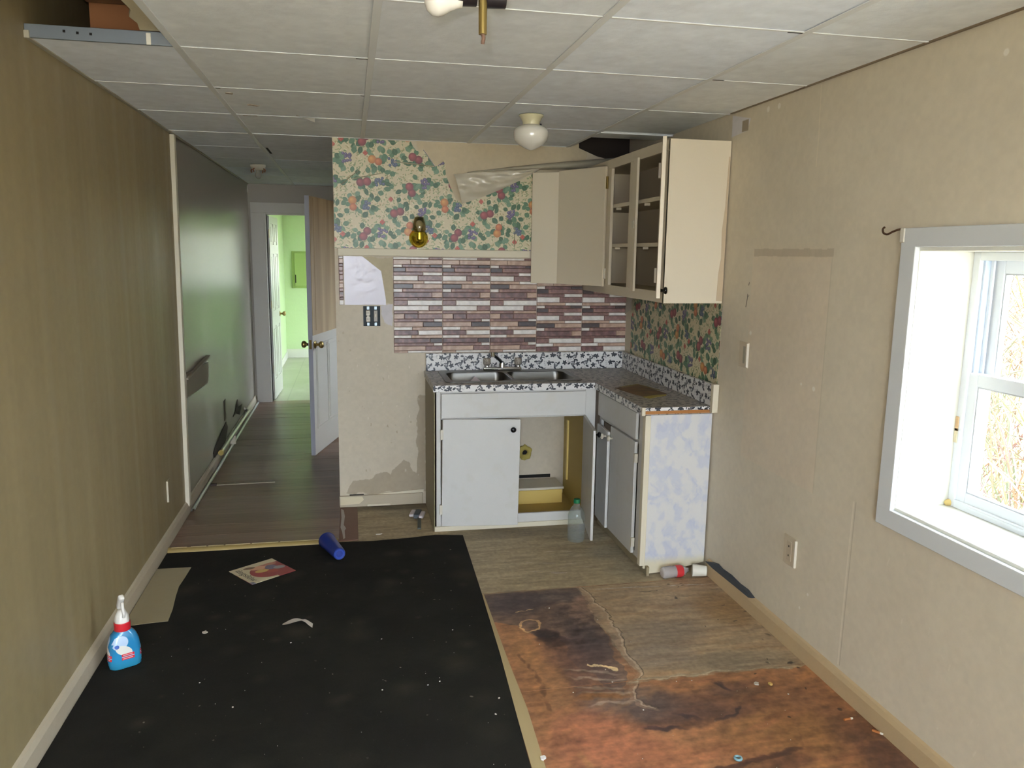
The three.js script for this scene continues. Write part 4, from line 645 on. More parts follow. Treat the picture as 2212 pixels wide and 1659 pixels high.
{ // return unit along the window wall
  const t = thing('base_cabinet', 'white base cabinet along the window wall with marble-papered end panel', 'cabinet', [0, 0, 0]), xf = 1.458;
  const marble = dataTex(512, 1024, 1.4, 1.8, 0, 0.9, (u, v) => {
    const wx = u + 0.05 * (fbm(u * 9, v * 9, 241) - 0.5), wy = v + 0.05 * (fbm(u * 9 + 5, v * 9, 245) - 0.5), a = fbm(wx * 24, wy * 20, 251, 4), r = 1 - Math.abs(2 * fbm(wx * 11 + wy * 6, wy * 9 - wx * 6, 261, 4) - 1), b = fbm(wx * 30, wy * 30, 271, 3);
    let c = mix([188, 190, 198], [203, 201, 197], sm(0.36, 0.6, 0.75 * a + 0.25 * b)); c = mix(c, [168, 173, 194], Math.pow(clamp((r - 0.8) / 0.2), 2) * 0.4 * sm(0.55, 0.42, a));
    const edge = sm(0.1, 0.05, v + 0.02 * (fbm(u * 20, 3, 5) - 0.5)); return mix(c, [206, 196, 164], edge * 0.85);
  });
  part(t, 'end_panel', sheet([[1.478, 0.005], [1.6, 0.012], [1.788, 0.05], [1.79, 0.842], [1.443, 0.842], [1.443, 0.05], [1.452, 0.05], [1.452, 0.035], [1.478, 0.032]], 'z', -3.638, 0.014), std(0xffffff, 0.4, { map: marble }));
  part(t, 'end_stile', bx(1.43, 1.46, 0.05, 0.842, -3.655, -3.618, 0.003), mCream);
  part(t, 'stile', bx(xf, xf + 0.018, 0.05, 0.842, -3.77, -3.655, 0.002), mWhite);
  part(t, 'stile', bx(xf, xf + 0.018, 0.05, 0.842, -4.43, -4.4, 0.002), mWhite);
  part(t, 'rail', bx(xf, xf + 0.018, 0.81, 0.842, -4.4, -3.77, 0.002), mWhite);
  part(t, 'rail', bx(xf, xf + 0.018, 0.66, 0.685, -4.4, -3.77, 0.002), mWhite);
  part(t, 'bottom_rail', bx(xf, xf + 0.018, 0.048, 0.075, -4.4, -3.77, 0.002), mWhite);
  part(t, 'bottom', bx(1.478, 1.785, 0.05, 0.064, -4.42, -3.64), mInsideDim);
  part(t, 'back', bx(1.778, 1.788, 0.06, 0.842, -4.42, -3.64), mInsideDim);
  part(t, 'toe_board', bx(1.462, 1.478, 0.001, 0.05, -4.43, -3.6, 0.002), std(0x8c8064, 0.7));
  part(t, 'drawer_front', bx(xf - 0.018, xf - 0.001, 0.682, 0.825, -4.415, -3.775, 0.004), mWhite);
  const da = new THREE.Group(); da.name = 'door'; da.position.set(xf - 0.002, 0, -4.412); da.rotation.y = -0.06; t.add(da);
  part(da, 'door_panel', bx(-0.018, 0, 0.058, 0.632, 0, 0.236, 0.004), mWhite); roundKnob(da, [-0.018, 0.6, 0.2], mPlug, '-x');
  const db = new THREE.Group(); db.name = 'door'; db.position.set(xf - 0.002, 0, -3.775); t.add(db);
  part(db, 'door_panel', bx(-0.018, 0, 0.06, 0.67, -0.392, 0, 0.004), mWhite); roundKnob(db, [-0.018, 0.605, -0.355], mPlug, '-x');
  for (const y of [0.1, 0.56]) part(db, 'hinge', bx(-0.022, -0.002, y, y + 0.05, -0.004, 0.014, 0.002), mPlug);
}
// ---------------------------------------------------------------- countertop
const blackFlowers = (base, ink, wear) => canvasTex(1024, 1024, 0, 0.42, 0, 0.42, (c) => {
  const T = 0.42; c.fillStyle = base; c.fillRect(-1, -1, 3, 3);
  const at = (x, y, f) => { for (const dx of [-T, 0, T]) for (const dy of [-T, 0, T]) { c.save(); c.translate(x + dx, y + dy); f(); c.restore(); } };
  for (let i = 0; i < 260; i++) { const x = rr(0, T), y = rr(0, T), t = rr(-0.5, 0.2), l = rr(0.005, 0.009); at(x, y, () => { c.rotate(t); c.strokeStyle = ink; c.globalAlpha = 0.6; c.lineWidth = 0.0016; c.lineCap = 'round'; for (const k of [-0.003, 0.003]) { c.beginPath(); c.moveTo(k, 0); c.lineTo(k, l); c.stroke(); } c.globalAlpha = 1; }); }
  for (let gy = 0; gy < 8; gy++) for (let gx = 0; gx < 8; gx++) { const x = (gx + 0.5 + (gy % 2) * 0.5 + rr(-0.2, 0.2)) * T / 8, y = (gy + 0.5 + rr(-0.2, 0.2)) * T / 8, big = (gx + gy) % 2, t0 = rr(0, 6); at(x, y, () => {
    c.rotate(t0); c.fillStyle = ink; c.strokeStyle = ink;
    if (big) { c.lineWidth = 0.0044; for (let k = 0; k < 3; k++) { c.beginPath(); c.arc(0, 0, 0.003 + k * 0.0055, k * 1.7, k * 1.7 + 4.2); c.stroke(); } for (let k = 0; k < 3; k++) { c.beginPath(); c.ellipse(0.024 * Math.cos(k * 2.1), 0.024 * Math.sin(k * 2.1), 0.011, 0.006, k * 2.1 + 0.6, 0, 7); c.fill(); } }
    else for (let k = 0; k < 5; k++) { c.beginPath(); c.ellipse(0.009 * Math.cos(k * 1.26), 0.009 * Math.sin(k * 1.26), 0.0085, 0.005, k * 1.26, 0, 7); c.fill(); }
  }); }
}, (c, u, v) => wear ? mix(c, [150, 141, 130], clamp(0.3 + 1.1 * (tn(u / 0.42, v / 0.42) - 0.4))) : c, true);
const mLip = std(0xffffff, 0.35, { map: blackFlowers('rgb(214,212,208)', 'rgb(38,42,50)', false) });
const mTop = std(0xffffff, 0.32, { map: blackFlowers('rgb(186,180,172)', 'rgb(40,44,48)', true) });
{ const t = thing('countertop', 'corner countertop covered in worn black-flowered paper', 'countertop', [0, 0, 0]);
  const s = new THREE.Shape([[0.452, 4.966], [0.452, 4.392], [1.412, 4.392], [1.412, 3.612], [1.79, 3.612], [1.79, 4.966]].map(([x, z]) => new THREE.Vector2(x, z))), hole = new THREE.Path([[0.552, 4.9], [1.345, 4.9], [1.345, 4.49], [0.552, 4.49]].map(([x, z]) => new THREE.Vector2(x, z)));
  s.holes.push(hole);
  const g = new THREE.ExtrudeGeometry(s, { depth: 0.036, bevelEnabled: false }); g.rotateX(-Math.PI / 2); g.translate(0, 0.847, 0); part(t, 'top', tri(g), mTop);
  part(t, 'front_edge', bx(0.45, 1.412, 0.845, 0.8836, -4.394, -4.388, 0.002), mLip);
  part(t, 'front_edge', bx(1.408, 1.414, 0.845, 0.8836, -4.392, -3.61, 0.002), mLip);
  part(t, 'end_edge', bx(1.414, 1.775, 0.866, 0.8836, -3.613, -3.608, 0.002), mLip);
  part(t, 'raw_edge', bx(1.42, 1.775, 0.85, 0.866, -3.613, -3.609, 0.001), std(0xa06a34, 0.7));
  part(t, 'edge_cap', bx(1.404, 1.424, 0.842, 0.885, -3.62, -3.604, 0.004), mCream);
  part(t, 'upstand', bx(0.462, 1.79, 0.8836, 0.996, -4.966, -4.948, 0.003), mLip);
  part(t, 'upstand', bx(1.77, 1.789, 0.8836, 0.996, -4.948, -3.6, 0.003), mLip);
  part(t, 'upstand_cap', bx(1.762, 1.7935, 0.855, 1.0, -3.601, -3.572, 0.003), mCream);
  part(t, 'bare_patch', sheet([[1.462, -4.19], [1.56, -4.25], [1.648, -4.29], [1.67, -4.12], [1.69, -3.97], [1.6, -3.93], [1.54, -3.87], [1.5, -3.98]], 'y', 0.8832, 0.0012), std(0xffffff, 0.45, { map: dataTex(256, 256, 1.4, 1.75, -4.35, -3.8, (u, v) => { const n = fbm(u * 26, v * 26, 281, 4); return mix([70, 46, 24], [136, 98, 44], n); }) }));
  part(t, 'glue_edge', sheet([[1.52, -3.9], [1.6, -3.94], [1.68, -3.96], [1.66, -3.92], [1.58, -3.88], [1.54, -3.85]], 'y', 0.8832, 0.0016), std(0xa8963c, 0.5));
  part(t, 'glue_edge', sheet([[1.5, -4.22], [1.64, -4.31], [1.7, -4.1], [1.69, -4.09], [1.64, -4.28], [1.51, -4.19]], 'y', 0.8832, 0.0016), std(0x8a7c44, 0.5)); }
{ const t = thing('sink', 'double-bowl stainless steel sink set in the flowered countertop', 'sink', [0, 0.8838, 0]);
  const o = rrect(0.826, 0.46, 0.03, 0.0, 6, 0.948, -4.706), rim = new THREE.Shape(o.map((p) => new THREE.Vector2(p[0], -p[2]))), bowls = [[0.37, 0.35, 0.755], [0.37, 0.35, 1.141]].map(([w, d, cx]) => [w, d, cx, -4.675]);
  for (const [w, d, cx, cz] of bowls) rim.holes.push(new THREE.Path(rrect(w, d, 0.06, 0, 6, cx, cz).map((p) => new THREE.Vector2(p[0], -p[2])).reverse()));
  const g = new THREE.ExtrudeGeometry(rim, { depth: 0.0012, bevelEnabled: true, bevelSize: 0.002, bevelThickness: 0.0015, bevelSegments: 2 }); g.rotateX(-Math.PI / 2); g.translate(0, 0.0015, 0); part(t, 'rim', tri(g), mSteel);
  for (const [w, d, cx, cz] of bowls) {
    const b = loft([[0.004, 0.062, 0.004], [0.006, 0.06, -0.004], [0, 0.055, -0.02], [-0.02, 0.05, -0.12], [-0.04, 0.06, -0.145], [-0.09, 0.07, -0.155], [-0.28, 0.03, -0.158]].map(([k, r, y]) => rrect(w + k, d + k, Math.max(r, 0.02), y, 6, cx, cz)), false, true);
    const bowl = part(t, 'bowl', b, phys(0x7c7a74, 0.34, { metalness: 1, side: THREE.DoubleSide })); const dr = lathe([[0, 0.002], [0.02, 0.003], [0.034, 0.006], [0.04, 0.003], [0.04, 0]], 24); dr.translate(cx, -0.157, cz); part(bowl, 'drain', dr, mChrome);
  } }
{ const t = thing('faucet', 'chrome tap with two clear handles and a raised swivel spout', 'faucet', [0.945, 0.887, -4.9]);
  part(t, 'deck_bar', new RoundedBoxGeometry(0.25, 0.026, 0.05, 3, 0.01).translate(0, 0.013, 0), mChrome);
  for (const x of [-0.098, 0.105]) { part(t, 'handle', loft([0.017, 0.024, 0.025, 0.021].map((r, i) => [...Array(16)].map((_, k) => { const a = k / 16 * 6.2832, q = r * (k % 2 ? 0.9 : 1); return [x + q * Math.cos(a), [0.034, 0.044, 0.07, 0.082][i], q * Math.sin(a)]; })), true, true), phys(0xd8cfc0, 0.12, { transmission: 0.75, thickness: 0.02, ior: 1.45 })); const st = cyl(0.012, 0.014, 0.02, 16); st.translate(x, 0.03, 0); part(t, 'stem', st, mChrome); }
  const hub = cyl(0.018, 0.022, 0.03, 20); hub.translate(0, 0.038, 0); part(t, 'hub', hub, mChrome);
  part(t, 'spout', tube([[0, 0.05, 0], [-0.02, 0.07, 0.03], [-0.055, 0.1, 0.09], [-0.085, 0.12, 0.14]], 0.0105, 24, 12), phys(0x5b6066, 0.22, { metalness: 1 }));
  const tip = cyl(0.013, 0.013, 0.026, 16); tip.rotateX(-0.3); tip.translate(-0.088, 0.122, 0.148); part(t, 'spout_tip', tip, mChrome); }
solo('paper_scrap', 'folded white paper standing in the sink bowl nearest the hall', 'paper', (() => { const g = new THREE.BufferGeometry(), p = [[0.63, 0.765, -4.6], [0.88, 0.765, -4.62], [0.752, 0.87, -4.8], [0.63, 0.765, -4.6], [0.752, 0.87, -4.8], [0.64, 0.745, -4.8], [0.63, 0.763, -4.602], [0.752, 0.868, -4.802], [0.88, 0.763, -4.622]]; g.setAttribute('position', new THREE.Float32BufferAttribute(p.flat(), 3)); g.computeVertexNormals(); return tri(g); })(), std(0xe6dde2, 0.7));

// ---------------------------------------------------------------- wall cabinet
{ const t = thing('wall_cabinet', 'white open-fronted wall cabinet with shelves and doors swung wide', 'cabinet', [0, 0, 0]), xf = 1.484, y0 = 1.402, y1 = 2.172, z0 = -4.966, z1 = -3.59;
  const mUp = std(0xd0c4ac, 0.5, { bumpMap: plasterBump, bumpScale: 0.0006 }), mIn = std(0xc6b89c, 0.7);
  part(t, 'end_panel', sheet([[xf, y0], [1.789, y0], [1.7925, y1], [xf, y1]], 'z', z1 - 0.016, 0.016), mUp);
  part(t, 'bare_edge', sheet([[1.79, y0 + 0.01], [1.758, y0 + 0.012], [1.762, 1.55], [1.772, 1.62], [1.768, 1.75], [1.778, 1.86], [1.784, 2.1], [1.7905, 2.1]], 'z', z1, 0.0008), std(0xb9a588, 0.7));
  part(t, 'bottom', bx(xf + 0.018, 1.788, y0 + 0.03, y0 + 0.046, z0, z1 - 0.016), mIn);
  part(t, 'top', bx(xf + 0.018, 1.788, y1 - 0.03, y1 - 0.016, z0, z1 - 0.016), mIn);
  part(t, 'back', bx(1.78, 1.788, y0 + 0.046, y1 - 0.03, z0, z1 - 0.016), mIn);
  part(t, 'far_panel', bx(xf + 0.018, 1.78, y0 + 0.046, y1 - 0.03, z0, z0 + 0.012), mIn);
  part(t, 'bottom_rail', bx(xf, xf + 0.018, y0, 1.456, z0, z1 - 0.001, 0.002), mUp);
  part(t, 'top_rail', bx(xf, xf + 0.018, 2.12, y1, z0, z1 - 0.001, 0.002), mUp);
  part(t, 'stile', bx(xf, xf + 0.018, 1.456, 2.12, z1 - 0.06, z1 - 0.001, 0.002), mUp);
  part(t, 'mullion', bx(xf, xf + 0.018, 1.456, 2.12, -4.128, -4.045, 0.002), mUp);
  part(t, 'mullion_edge', bx(xf - 0.014, xf, 1.44, 2.13, -4.045, -3.985, 0.003), mUp);
  part(t, 'stile', bx(xf, xf + 0.018, 1.456, 2.12, -4.56, -4.44, 0.002), mUp);
  part(t, 'blind_panel', bx(xf + 0.002, xf + 0.016, 1.456, 2.12, z0, -4.56), mUp);
  for (const y of [1.675, 1.9]) { part(t, 'shelf', bx(xf + 0.03, 1.78, y, y + 0.018, z0, z1 - 0.018, 0.001), mIn); part(t, 'shelf_edge', bx(xf + 0.022, xf + 0.03, y - 0.001, y + 0.019, -4.55, z1 - 0.018, 0.001), mUp); for (const z of [-4.42, -3.97]) part(t, 'shelf_clip', bx(xf + 0.03, xf + 0.06, y - 0.014, y, z - 0.01, z, 0.002), mUp); }
  part(t, 'catch', bx(xf - 0.018, xf - 0.002, 1.77, 1.81, -4.035, -4.0, 0.002), mPlug);
  // the door towards the camera, folded right back
  const da = new THREE.Group(); da.name = 'door'; da.position.set(1.462, 0, -3.617); da.rotation.y = -0.375 + Math.PI; t.add(da);
  part(da, 'door_panel', bx(-0.009, 0.009, 1.442, 2.136, -0.355, 0, 0.003), mUp); roundKnob(da, [-0.009, 1.477, -0.325], mBlackKnob, '-x');
  for (const y of [1.5, 1.99]) part(da, 'hinge', bx(0.006, 0.02, y, y + 0.07, -0.03, 0.012, 0.002), mPlug);
  // the other door, swung towards the corner in two leaves
  const db = new THREE.Group(); db.name = 'door'; db.position.set(1.474, 0, -4.5); db.rotation.y = Math.atan2(-0.185, -0.36); t.add(db);
  part(db, 'door_panel', bx(-0.009, 0.009, 1.444, 2.138, 0, 0.405, 0.003), mUp); part(db, 'latch_hole', bx(-0.0105, -0.008, 1.79, 1.82, 0.37, 0.384), mDark); part(db, 'hinge', bx(-0.02, 0.004, 2.01, 2.08, -0.012, 0.02, 0.002), mOldBrass); part(db, 'hinge', bx(-0.02, 0.004, 1.49, 1.55, -0.012, 0.02, 0.002), mPlug);
  const dc = new THREE.Group(); dc.name = 'door'; dc.position.set(1.289, 0, -4.862); dc.rotation.y = Math.atan2(-0.155, -0.095); t.add(dc);
  part(dc, 'door_panel', bx(-0.009, 0.007, 1.444, 2.132, 0, 0.178, 0.003), mUp); part(dc, 'screw_hole', bx(-0.0105, -0.008, 1.452, 1.46, 0.15, 0.158), mDark);
}

// ---------------------------------------------------------------- ceiling lamps
{ const t = thing('ceiling_lamp', 'opal schoolhouse globe lamp on the ceiling before the cabinets', 'ceiling lamp', [0.884, H, -3.906]);
  part(t, 'fitter', lathe([[0, -0.001], [0.06, -0.001], [0.061, -0.006], [0.052, -0.016], [0.043, -0.034], [0.042, -0.046], [0.04, -0.05]], 36), phys(0xc9c19e, 0.3, { clearcoat: 0.6 }));
  part(t, 'globe', lathe([[0.038, -0.046], [0.044, -0.05], [0.066, -0.056], [0.082, -0.068], [0.086, -0.082], [0.085, -0.104], [0.08, -0.122], [0.06, -0.142], [0.03, -0.158], [0.008, -0.167], [0, -0.168]], 40), mOpal);
  part(t, 'thumb_screw', bx(0.041, 0.052, -0.048, -0.04, -0.004, 0.004, 0.001), mDark); }
{ const t = thing('ceiling_lamp', 'bare two-socket ceiling fixture with a white bulb, brass tube hanging down', 'ceiling lamp', [0.287, H, -1.77]);
  part(t, 'canopy', lathe([[0, -0.001], [0.065, -0.001], [0.062, -0.012], [0.03, -0.022], [0.008, -0.024], [0, -0.024]], 28), mOldBrass);
  part(t, 'stem', tube([[0, -0.02, 0], [0, -0.08, 0], [0, -0.14, 0]], 0.007, 6, 10), mOldBrass);
  const a = cyl(0.021, 0.019, 0.05, 20); a.rotateZ(Math.PI / 2); a.translate(-0.036, -0.132, 0); const b = a.clone(); b.translate(0.063, 0, 0); const mS = phys(0x15151a, 0.3, { clearcoat: 0.4 });
  part(t, 'socket', a, mS); part(t, 'socket', b, mS);
  const bulb = lathe([[0, 0], [0.014, 0], [0.015, 0.012], [0.022, 0.03], [0.03, 0.046], [0.033, 0.06], [0.031, 0.074], [0.022, 0.087], [0.008, 0.093], [0, 0.0935]], 32); bulb.scale(1.05, 0.86, 1.05); bulb.rotateZ(Math.PI / 2); bulb.translate(-0.042, -0.142, 0); part(t, 'bulb', bulb, mOpal);
  const tb = cyl(0.0095, 0.0088, 0.075, 14); tb.translate(0.001, -0.172, 0.012); part(t, 'brass_tube', tb, mOldBrass);
  const wire = tube([[0, -0.205, 0.012], [0.003, -0.215, 0.012], [0.001, -0.228, 0.013]], 0.0045, 6, 6); part(t, 'frayed_end', wire, std(0x6a5040, 0.8)); }
{ const t = thing('ceiling_lamp', 'broken porcelain lamp holder on the hall ceiling before the doorway', 'ceiling lamp', [-0.7, H, -6.71]);
  part(t, 'base', lathe([[0, -0.001], [0.058, -0.001], [0.06, -0.014], [0.05, -0.036], [0.036, -0.044], [0, -0.044]], 28), mPlug);
  for (let k = 0; k < 4; k++) { const a = k * 1.57 + 0.5; part(t, 'bracket', tube([[0.04 * Math.cos(a), -0.03, 0.04 * Math.sin(a)], [0.065 * Math.cos(a), -0.045, 0.065 * Math.sin(a)], [0.058 * Math.cos(a), -0.062, 0.058 * Math.sin(a)]], 0.005, 8, 6), std(0x7a4a2c, 0.6)); }
  part(t, 'bulb', lathe([[0, -0.04], [0.014, -0.044], [0.016, -0.06], [0.023, -0.08], [0.022, -0.098], [0.012, -0.11], [0, -0.112]], 24), phys(0xd8d6cc, 0.1, { transmission: 0.7, thickness: 0 })); }

// ---------------------------------------------------------------- things lying about
{ const t = thing('spray_bottle', 'blue trigger spray bottle with a red collar on the black sheet', 'spray bottle', [-0.9, 0.0054, -3.12], 0.5);
  const mBlue = phys(0x2f9fd0, 0.25, { clearcoat: 0.5 });
  const prof = [[0.1, 0.062, 0], [0.118, 0.074, 0.006], [0.122, 0.078, 0.03], [0.118, 0.076, 0.08], [0.11, 0.072, 0.108], [0.09, 0.062, 0.134], [0.062, 0.05, 0.15], [0.052, 0.046, 0.155]];
  const lm = canvasTex(256, 512, -0.07, 0.07, 0, 0.16, (c) => {
    c.fillStyle = 'rgb(38,122,166)'; c.fillRect(-1, -1, 2, 2); const g = c.createLinearGradient(0, 0, 0, 0.16); g.addColorStop(0, 'rgba(40,120,140,0.9)'); g.addColorStop(0.5, 'rgba(60,160,206,0)'); c.fillStyle = g; c.fillRect(-1, 0, 2, 0.16);
    c.fillStyle = 'rgb(176,196,216)'; c.beginPath(); c.ellipse(-0.02, 0.11, 0.03, 0.026, 0.4, 0, 7); c.fill(); c.fillStyle = 'rgb(216,212,200)'; c.beginPath(); c.ellipse(-0.008, 0.078, 0.032, 0.018, -0.5, 0, 7); c.fill();
    c.fillStyle = 'rgb(70,100,170)'; c.beginPath(); c.arc(-0.032, 0.098, 0.008, 0, 7); c.fill(); c.fillStyle = 'rgb(206,44,54)'; c.fillRect(-0.018, 0.054, 0.046, 0.01); c.fillRect(-0.018, 0.04, 0.046, 0.01); c.fillStyle = 'rgb(236,226,220)'; c.fillRect(-0.018, 0.0512, 0.046, 0.0016); c.fillStyle = 'rgba(230,220,214,0.7)'; for (const y of [0.0575, 0.0435]) c.fillRect(-0.014, y, 0.036, 0.003);
  });
  const body = loft(prof.map(([w, d, y]) => rrect(w, d, d * 0.42, y, 5)), true, true); const mLab = phys(0xffffff, 0.25, { map: lm, clearcoat: 0.5 });
  part(t, 'body', tri(body), mLab);
  part(t, 'collar', lathe([[0.027, 0.15], [0.03, 0.152], [0.03, 0.182], [0.027, 0.184]], 28), phys(0xc4202a, 0.35, { clearcoat: 0.4 }));
  const mW = phys(0xd8d2c6, 0.35, { clearcoat: 0.4 });
  part(t, 'cap', lathe([[0.026, 0.182], [0.027, 0.19], [0.024, 0.21], [0.016, 0.224], [0.013, 0.232], [0, 0.233]], 28), mW);
  const head = new RoundedBoxGeometry(0.022, 0.024, 0.075, 3, 0.008); head.rotateX(-0.95); head.translate(0, 0.262, -0.004); part(t, 'spray_head', head, mW);
  part(t, 'trigger', tube([[0, 0.268, 0.022], [-0.002, 0.25, 0.034], [0, 0.228, 0.036], [0, 0.212, 0.03]], 0.006, 12, 8), mW); }
{ const t = thing('plastic_bottle', 'clear empty plastic bottle with a green cap standing by the sink cabinet', 'bottle', [1.247, 0.001, -4.155]);
  const pts = [[0.0, 0.006], [0.03, 0.0], [0.046, 0.004], [0.05, 0.014], [0.05, 0.05], [0.047, 0.056], [0.05, 0.062], [0.05, 0.1], [0.046, 0.108], [0.049, 0.116], [0.049, 0.15], [0.044, 0.174], [0.03, 0.2], [0.019, 0.212], [0.0165, 0.218], [0.0165, 0.232]];
  const inner = pts.slice().reverse().map(([r, y]) => [Math.max(0, r - 0.0008), y + 0.0008]);
  part(t, 'bottle_body', lathe(pts, 36), phys(0xe6ebe8, 0.12, { transmission: 0.88, thickness: 0, ior: 1.45, clearcoat: 0.6, clearcoatRoughness: 0.05 }));
  part(t, 'cap', lathe([[0.0, 0.25], [0.017, 0.25], [0.0195, 0.247], [0.0195, 0.228], [0.017, 0.226]], 28), phys(0x13693f, 0.4)); }
{ const t = thing('plastic_bottle', 'small clear bottle with a red label lying by the marble end panel', 'bottle', [1.6, 0.033, -3.565], 0.1);
  const g = lathe([[0, -0.07], [0.02, -0.072], [0.03, -0.064], [0.031, -0.02], [0.028, -0.01], [0.031, 0], [0.031, 0.026], [0.026, 0.05], [0.014, 0.068], [0.0125, 0.078], [0, 0.079]], 28); g.rotateZ(-Math.PI / 2); part(t, 'bottle_body', g, phys(0xe0dad6, 0.12, { transmission: 0.6, thickness: 0, clearcoat: 0.5 }));
  const l = lathe([[0.0316, 0.002], [0.0318, 0.026], [0.029, 0.042]], 28); l.rotateZ(-Math.PI / 2); part(t, 'label_band', l, std(0xc23034, 0.4)); }
{ const t = thing('white_cup', 'squashed white foam cup lying at the foot of the window wall', 'cup', [1.735, 0.033, -3.555], -0.35);
  const g = lathe([[0.0, -0.035], [0.024, -0.036], [0.026, -0.03], [0.032, 0.036], [0.034, 0.038], [0.031, 0.036], [0.024, -0.028], [0, -0.03]], 28); g.rotateZ(Math.PI / 2); part(t, 'cup_body', g, std(0xd8d4c4, 0.6)); }
{ const t = thing('blue_cup', 'blue plastic cup lying on its side on the black sheet', 'cup', [-0.118, 0.046, -4.16]);
  const g = lathe([[0, 0.13], [0.024, 0.128], [0.028, 0.126], [0.03, 0.13], [0.033, 0.12], [0.044, -0.118], [0.047, -0.122], [0.047, -0.128], [0.043, -0.126], [0.031, 0.115], [0, 0.118]], 36); g.rotateX(Math.PI / 2 - 0.05); const m = part(t, 'cup_body', g, phys(0x162e80, 0.5, { clearcoat: 0.2 })); m.rotation.y = 0.28;
  const r = lathe([[0.0, 0.1285], [0.022, 0.1285], [0.024, 0.1305], [0.026, 0.1285]], 36); r.rotateX(Math.PI / 2 - 0.05); part(t, 'base_disc', r, std(0x1c3f98, 0.5)).rotation.y = 0.28; }
{ const mp = canvasTex(512, 512, 0, 0.245, 0, 0.23, (c) => {
    c.fillStyle = 'rgb(206,192,158)'; c.fillRect(-1, -1, 2, 2);
    c.fillStyle = 'rgb(150,56,60)'; c.beginPath(); c.ellipse(0.15, 0.13, 0.095, 0.085, 0.1, 0, 7); c.fill(); c.fillRect(0.15, 0.05, 0.1, 0.2);
    const sp = (x, y, a, b, col) => { c.fillStyle = col; c.beginPath(); c.ellipse(x, y, a, b, 0.3, 0, 7); c.fill(); };
    sp(0.13, 0.07, 0.05, 0.025, 'rgb(214,160,128)'); sp(0.12, 0.115, 0.035, 0.02, 'rgb(206,170,96)'); sp(0.18, 0.1, 0.03, 0.03, 'rgb(112,104,128)'); sp(0.21, 0.13, 0.03, 0.02, 'rgb(150,146,150)'); sp(0.16, 0.15, 0.03, 0.02, 'rgb(170,70,60)'); sp(0.2, 0.06, 0.03, 0.016, 'rgb(184,120,96)'); sp(0.09, 0.04, 0.03, 0.014, 'rgb(120,88,60)');
    c.save(); c.translate(0.02, 0.022); c.rotate(Math.PI / 2); c.scale(0.001, 0.001); c.fillStyle = 'rgb(56,44,36)'; c.font = 'bold 42px serif'; c.fillText('dogsitiw', 0, 0); c.restore();
    c.fillStyle = 'rgb(120,116,130)'; c.fillRect(0, 0.205, 0.02, 0.03);
  });
  const t = thing('magazine', 'cream leaflet with a red picture lying on the black sheet', 'magazine', [-0.636, 0.0036, -4.01]);
  const g = bx(0, 0.245, 0, 0.0025, 0, 0.23, 0.0008), uv = g.attributes.uv; for (let i = 0; i < uv.count; i++) uv.setY(i, g.attributes.position.getZ(i));
  const m = part(t, 'cover', g, std(0xffffff, 0.35, { map: mp })); m.rotation.y = -0.92 + 1.55; 
  part(t, 'pages', bx(0.003, 0.242, -0.001, 0.0004, 0.003, 0.227), std(0xcfc4a8, 0.7)).rotation.y = -0.92 + 1.55; }
{ const t = thing('plastic_clip', 'grey plastic clip with two white pads on the floor beside the sink cabinet', 'clip', [0.385, 0.001, -4.72], -0.25);
  for (const x of [-0.034, 0.03]) part(t, 'white_pad', new RoundedBoxGeometry(0.03, 0.018, 0.1, 3, 0.008).translate(x, 0.016, x * 0.4), std(0xcfc6c8, 0.5));
  part(t, 'clip_body', bx(-0.018, 0.016, 0.002, 0.03, -0.055, 0.05, 0.004), std(0x4a5056, 0.6)); part(t, 'arm', bx(0.0, 0.022, 0.001, 0.012, 0.05, 0.24, 0.003), std(0x55584e, 0.7)).rotation.y = 0.16; }
{ const t = thing('trim_stick', 'thin pale trim stick with a dark end lying across the hall floor', 'stick', [-0.945, 0.0135, -5.555], 0.04); part(t, 'stick', bx(0.01, 0.4, 0, 0.006, -0.004, 0.004, 0.002), std(0xa89a84, 0.5)); part(t, 'dark_end', bx(-0.03, 0.012, 0, 0.014, -0.014, 0.014, 0.004), std(0x32201a, 0.6)); }
const chip = (name, label, cat, [x, y, z], s, col, turn, group) => { const pts = []; const n = 9; for (let i = 0; i < n; i++) { const a = i / n * 6.283, r = rr(0.55, 1); pts.push([Math.cos(a) * r * s[0], Math.sin(a) * r * s[1]]); } const g = sheet(pts, 'y', 0, s[2] ?? 0.003); const m = solo(name, label, cat, g, std(col, 0.8), group); m.position.set(x, y, z); m.rotation.y = turn; return m; };
{ const t = solo('paper_scrap', 'torn curled strip of white paper in the middle of the black sheet', 'paper', surf((u, v) => { const x = -0.065 + u * 0.13, w = 0.012 + 0.014 * Math.abs(Math.sin(u * 5)); return [x, 0.0056 + 0.006 * Math.pow(Math.sin(u * 3.1), 2) + 0.006 * v, -0.02 * Math.sin(u * 3.4) + (v - 0.5) * w * 2 + (u > 0.75 ? (u - 0.75) * 0.12 : 0)]; }, 26, 5), std(0xd2cbc0, 0.7)); t.position.set(-0.255, 0.0, -3.36); }
chip('paper_scrap', 'small white paper scrap on the black sheet near the spray bottle', 'paper', [-0.639, 0.0056, -3.345], [0.013, 0.014], 0xcac2b2, 0);
chip('plaster_chip', 'white plaster chip on the orange floor at the edge of the black sheet', 'debris', [0.588, 0.004, -2.256], [0.014, 0.012, 0.006], 0xd6d2cc, 0.4);
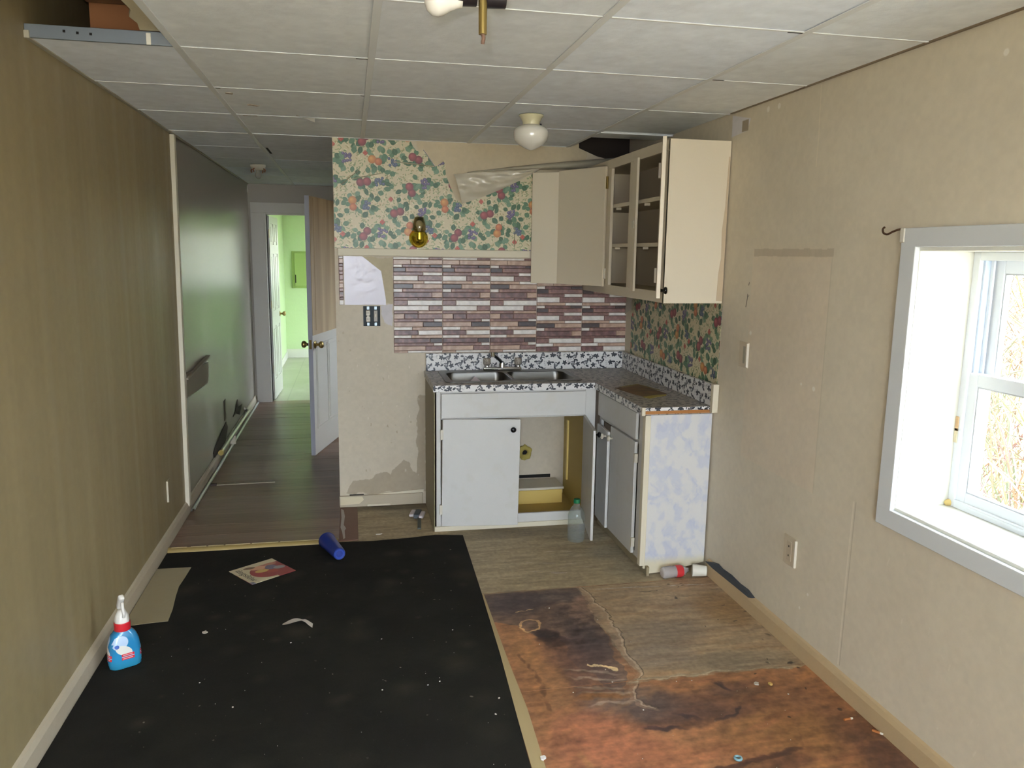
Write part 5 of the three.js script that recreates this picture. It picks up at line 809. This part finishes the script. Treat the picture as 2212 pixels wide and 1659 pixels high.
chip('paper_scrap', 'tiny white paper bit on the tan floor before the wall corner', 'paper', [0.135, 0.0012, -4.44], [0.022, 0.008], 0xd0ccc2, 0.1);
chip('paint_flake', 'pale paint flake on the tan floor before the sink cabinet', 'debris', [1.03, 0.001, -3.72], [0.045, 0.012, 0.0012], 0xa99a88, -0.1);
{ const butt = (label, x, z, turn) => { const t = thing('cigarette_butt', label, 'cigarette butt', [x, 0.0045, z], turn, 'cigarette butts by the window wall'); const a = cyl(0.0042, 0.0042, 0.026, 10); a.rotateZ(Math.PI / 2); part(t, 'filter', a, std(0xb06a34, 0.8)); const b = cyl(0.004, 0.0036, 0.01, 10); b.rotateZ(Math.PI / 2); b.translate(0.018, 0, 0); part(t, 'paper_end', b, std(0xd0c8b8, 0.8)); };
  butt('cigarette butt on the orange floor, first from the marble end panel', 1.71, -2.275, 0.1); butt('cigarette butt on the orange floor close against the baseboard', 1.765, -2.19, -0.9); }
{ const g = new THREE.TorusGeometry(0.0105, 0.0045, 8, 20); g.rotateX(Math.PI / 2); const m = solo('plastic_ring', 'pale blue plastic ring on the orange floor', 'ring', g, std(0x7fa4ac, 0.5)); m.position.set(1.218, 0.005, -2.141); }
chip('plaster_crumb', 'yellowish crumb on the orange floor near the pale cross seam', 'debris', [1.56, 0.0005, -2.54], [0.007, 0.012, 0.007], 0xc8a860, 0.3);
chip('plaster_chip', 'round white plaster chip on the orange floor near the window wall', 'debris', [1.51, 0.0005, -2.555], [0.014, 0.012, 0.004], 0xb9b4a6, 0.9);
{ const g = [], m = std(0xcfc9bc, 0.85); for (let i = 0; i < 90; i++) { const s = 0.0012 + 0.003 * Math.pow(rnd(), 3), x = rr(-0.75, 1.65), z = rr(-3.42, -1.8), b = new THREE.IcosahedronGeometry(s, 0); b.scale(1, 0.5, rr(0.5, 1.4)); b.rotateY(rr(0, 6)); b.translate(x, (x < 0.54 ? 0.0052 : 0.0005) + s * 0.3, z); g.push(b); } const o = part(scene, 'crumbs', g, m); o.userData.kind = 'stuff'; tag(o, 'tiny pale plaster crumbs scattered over the floor', 'debris'); }

renderer.render(scene, camera);
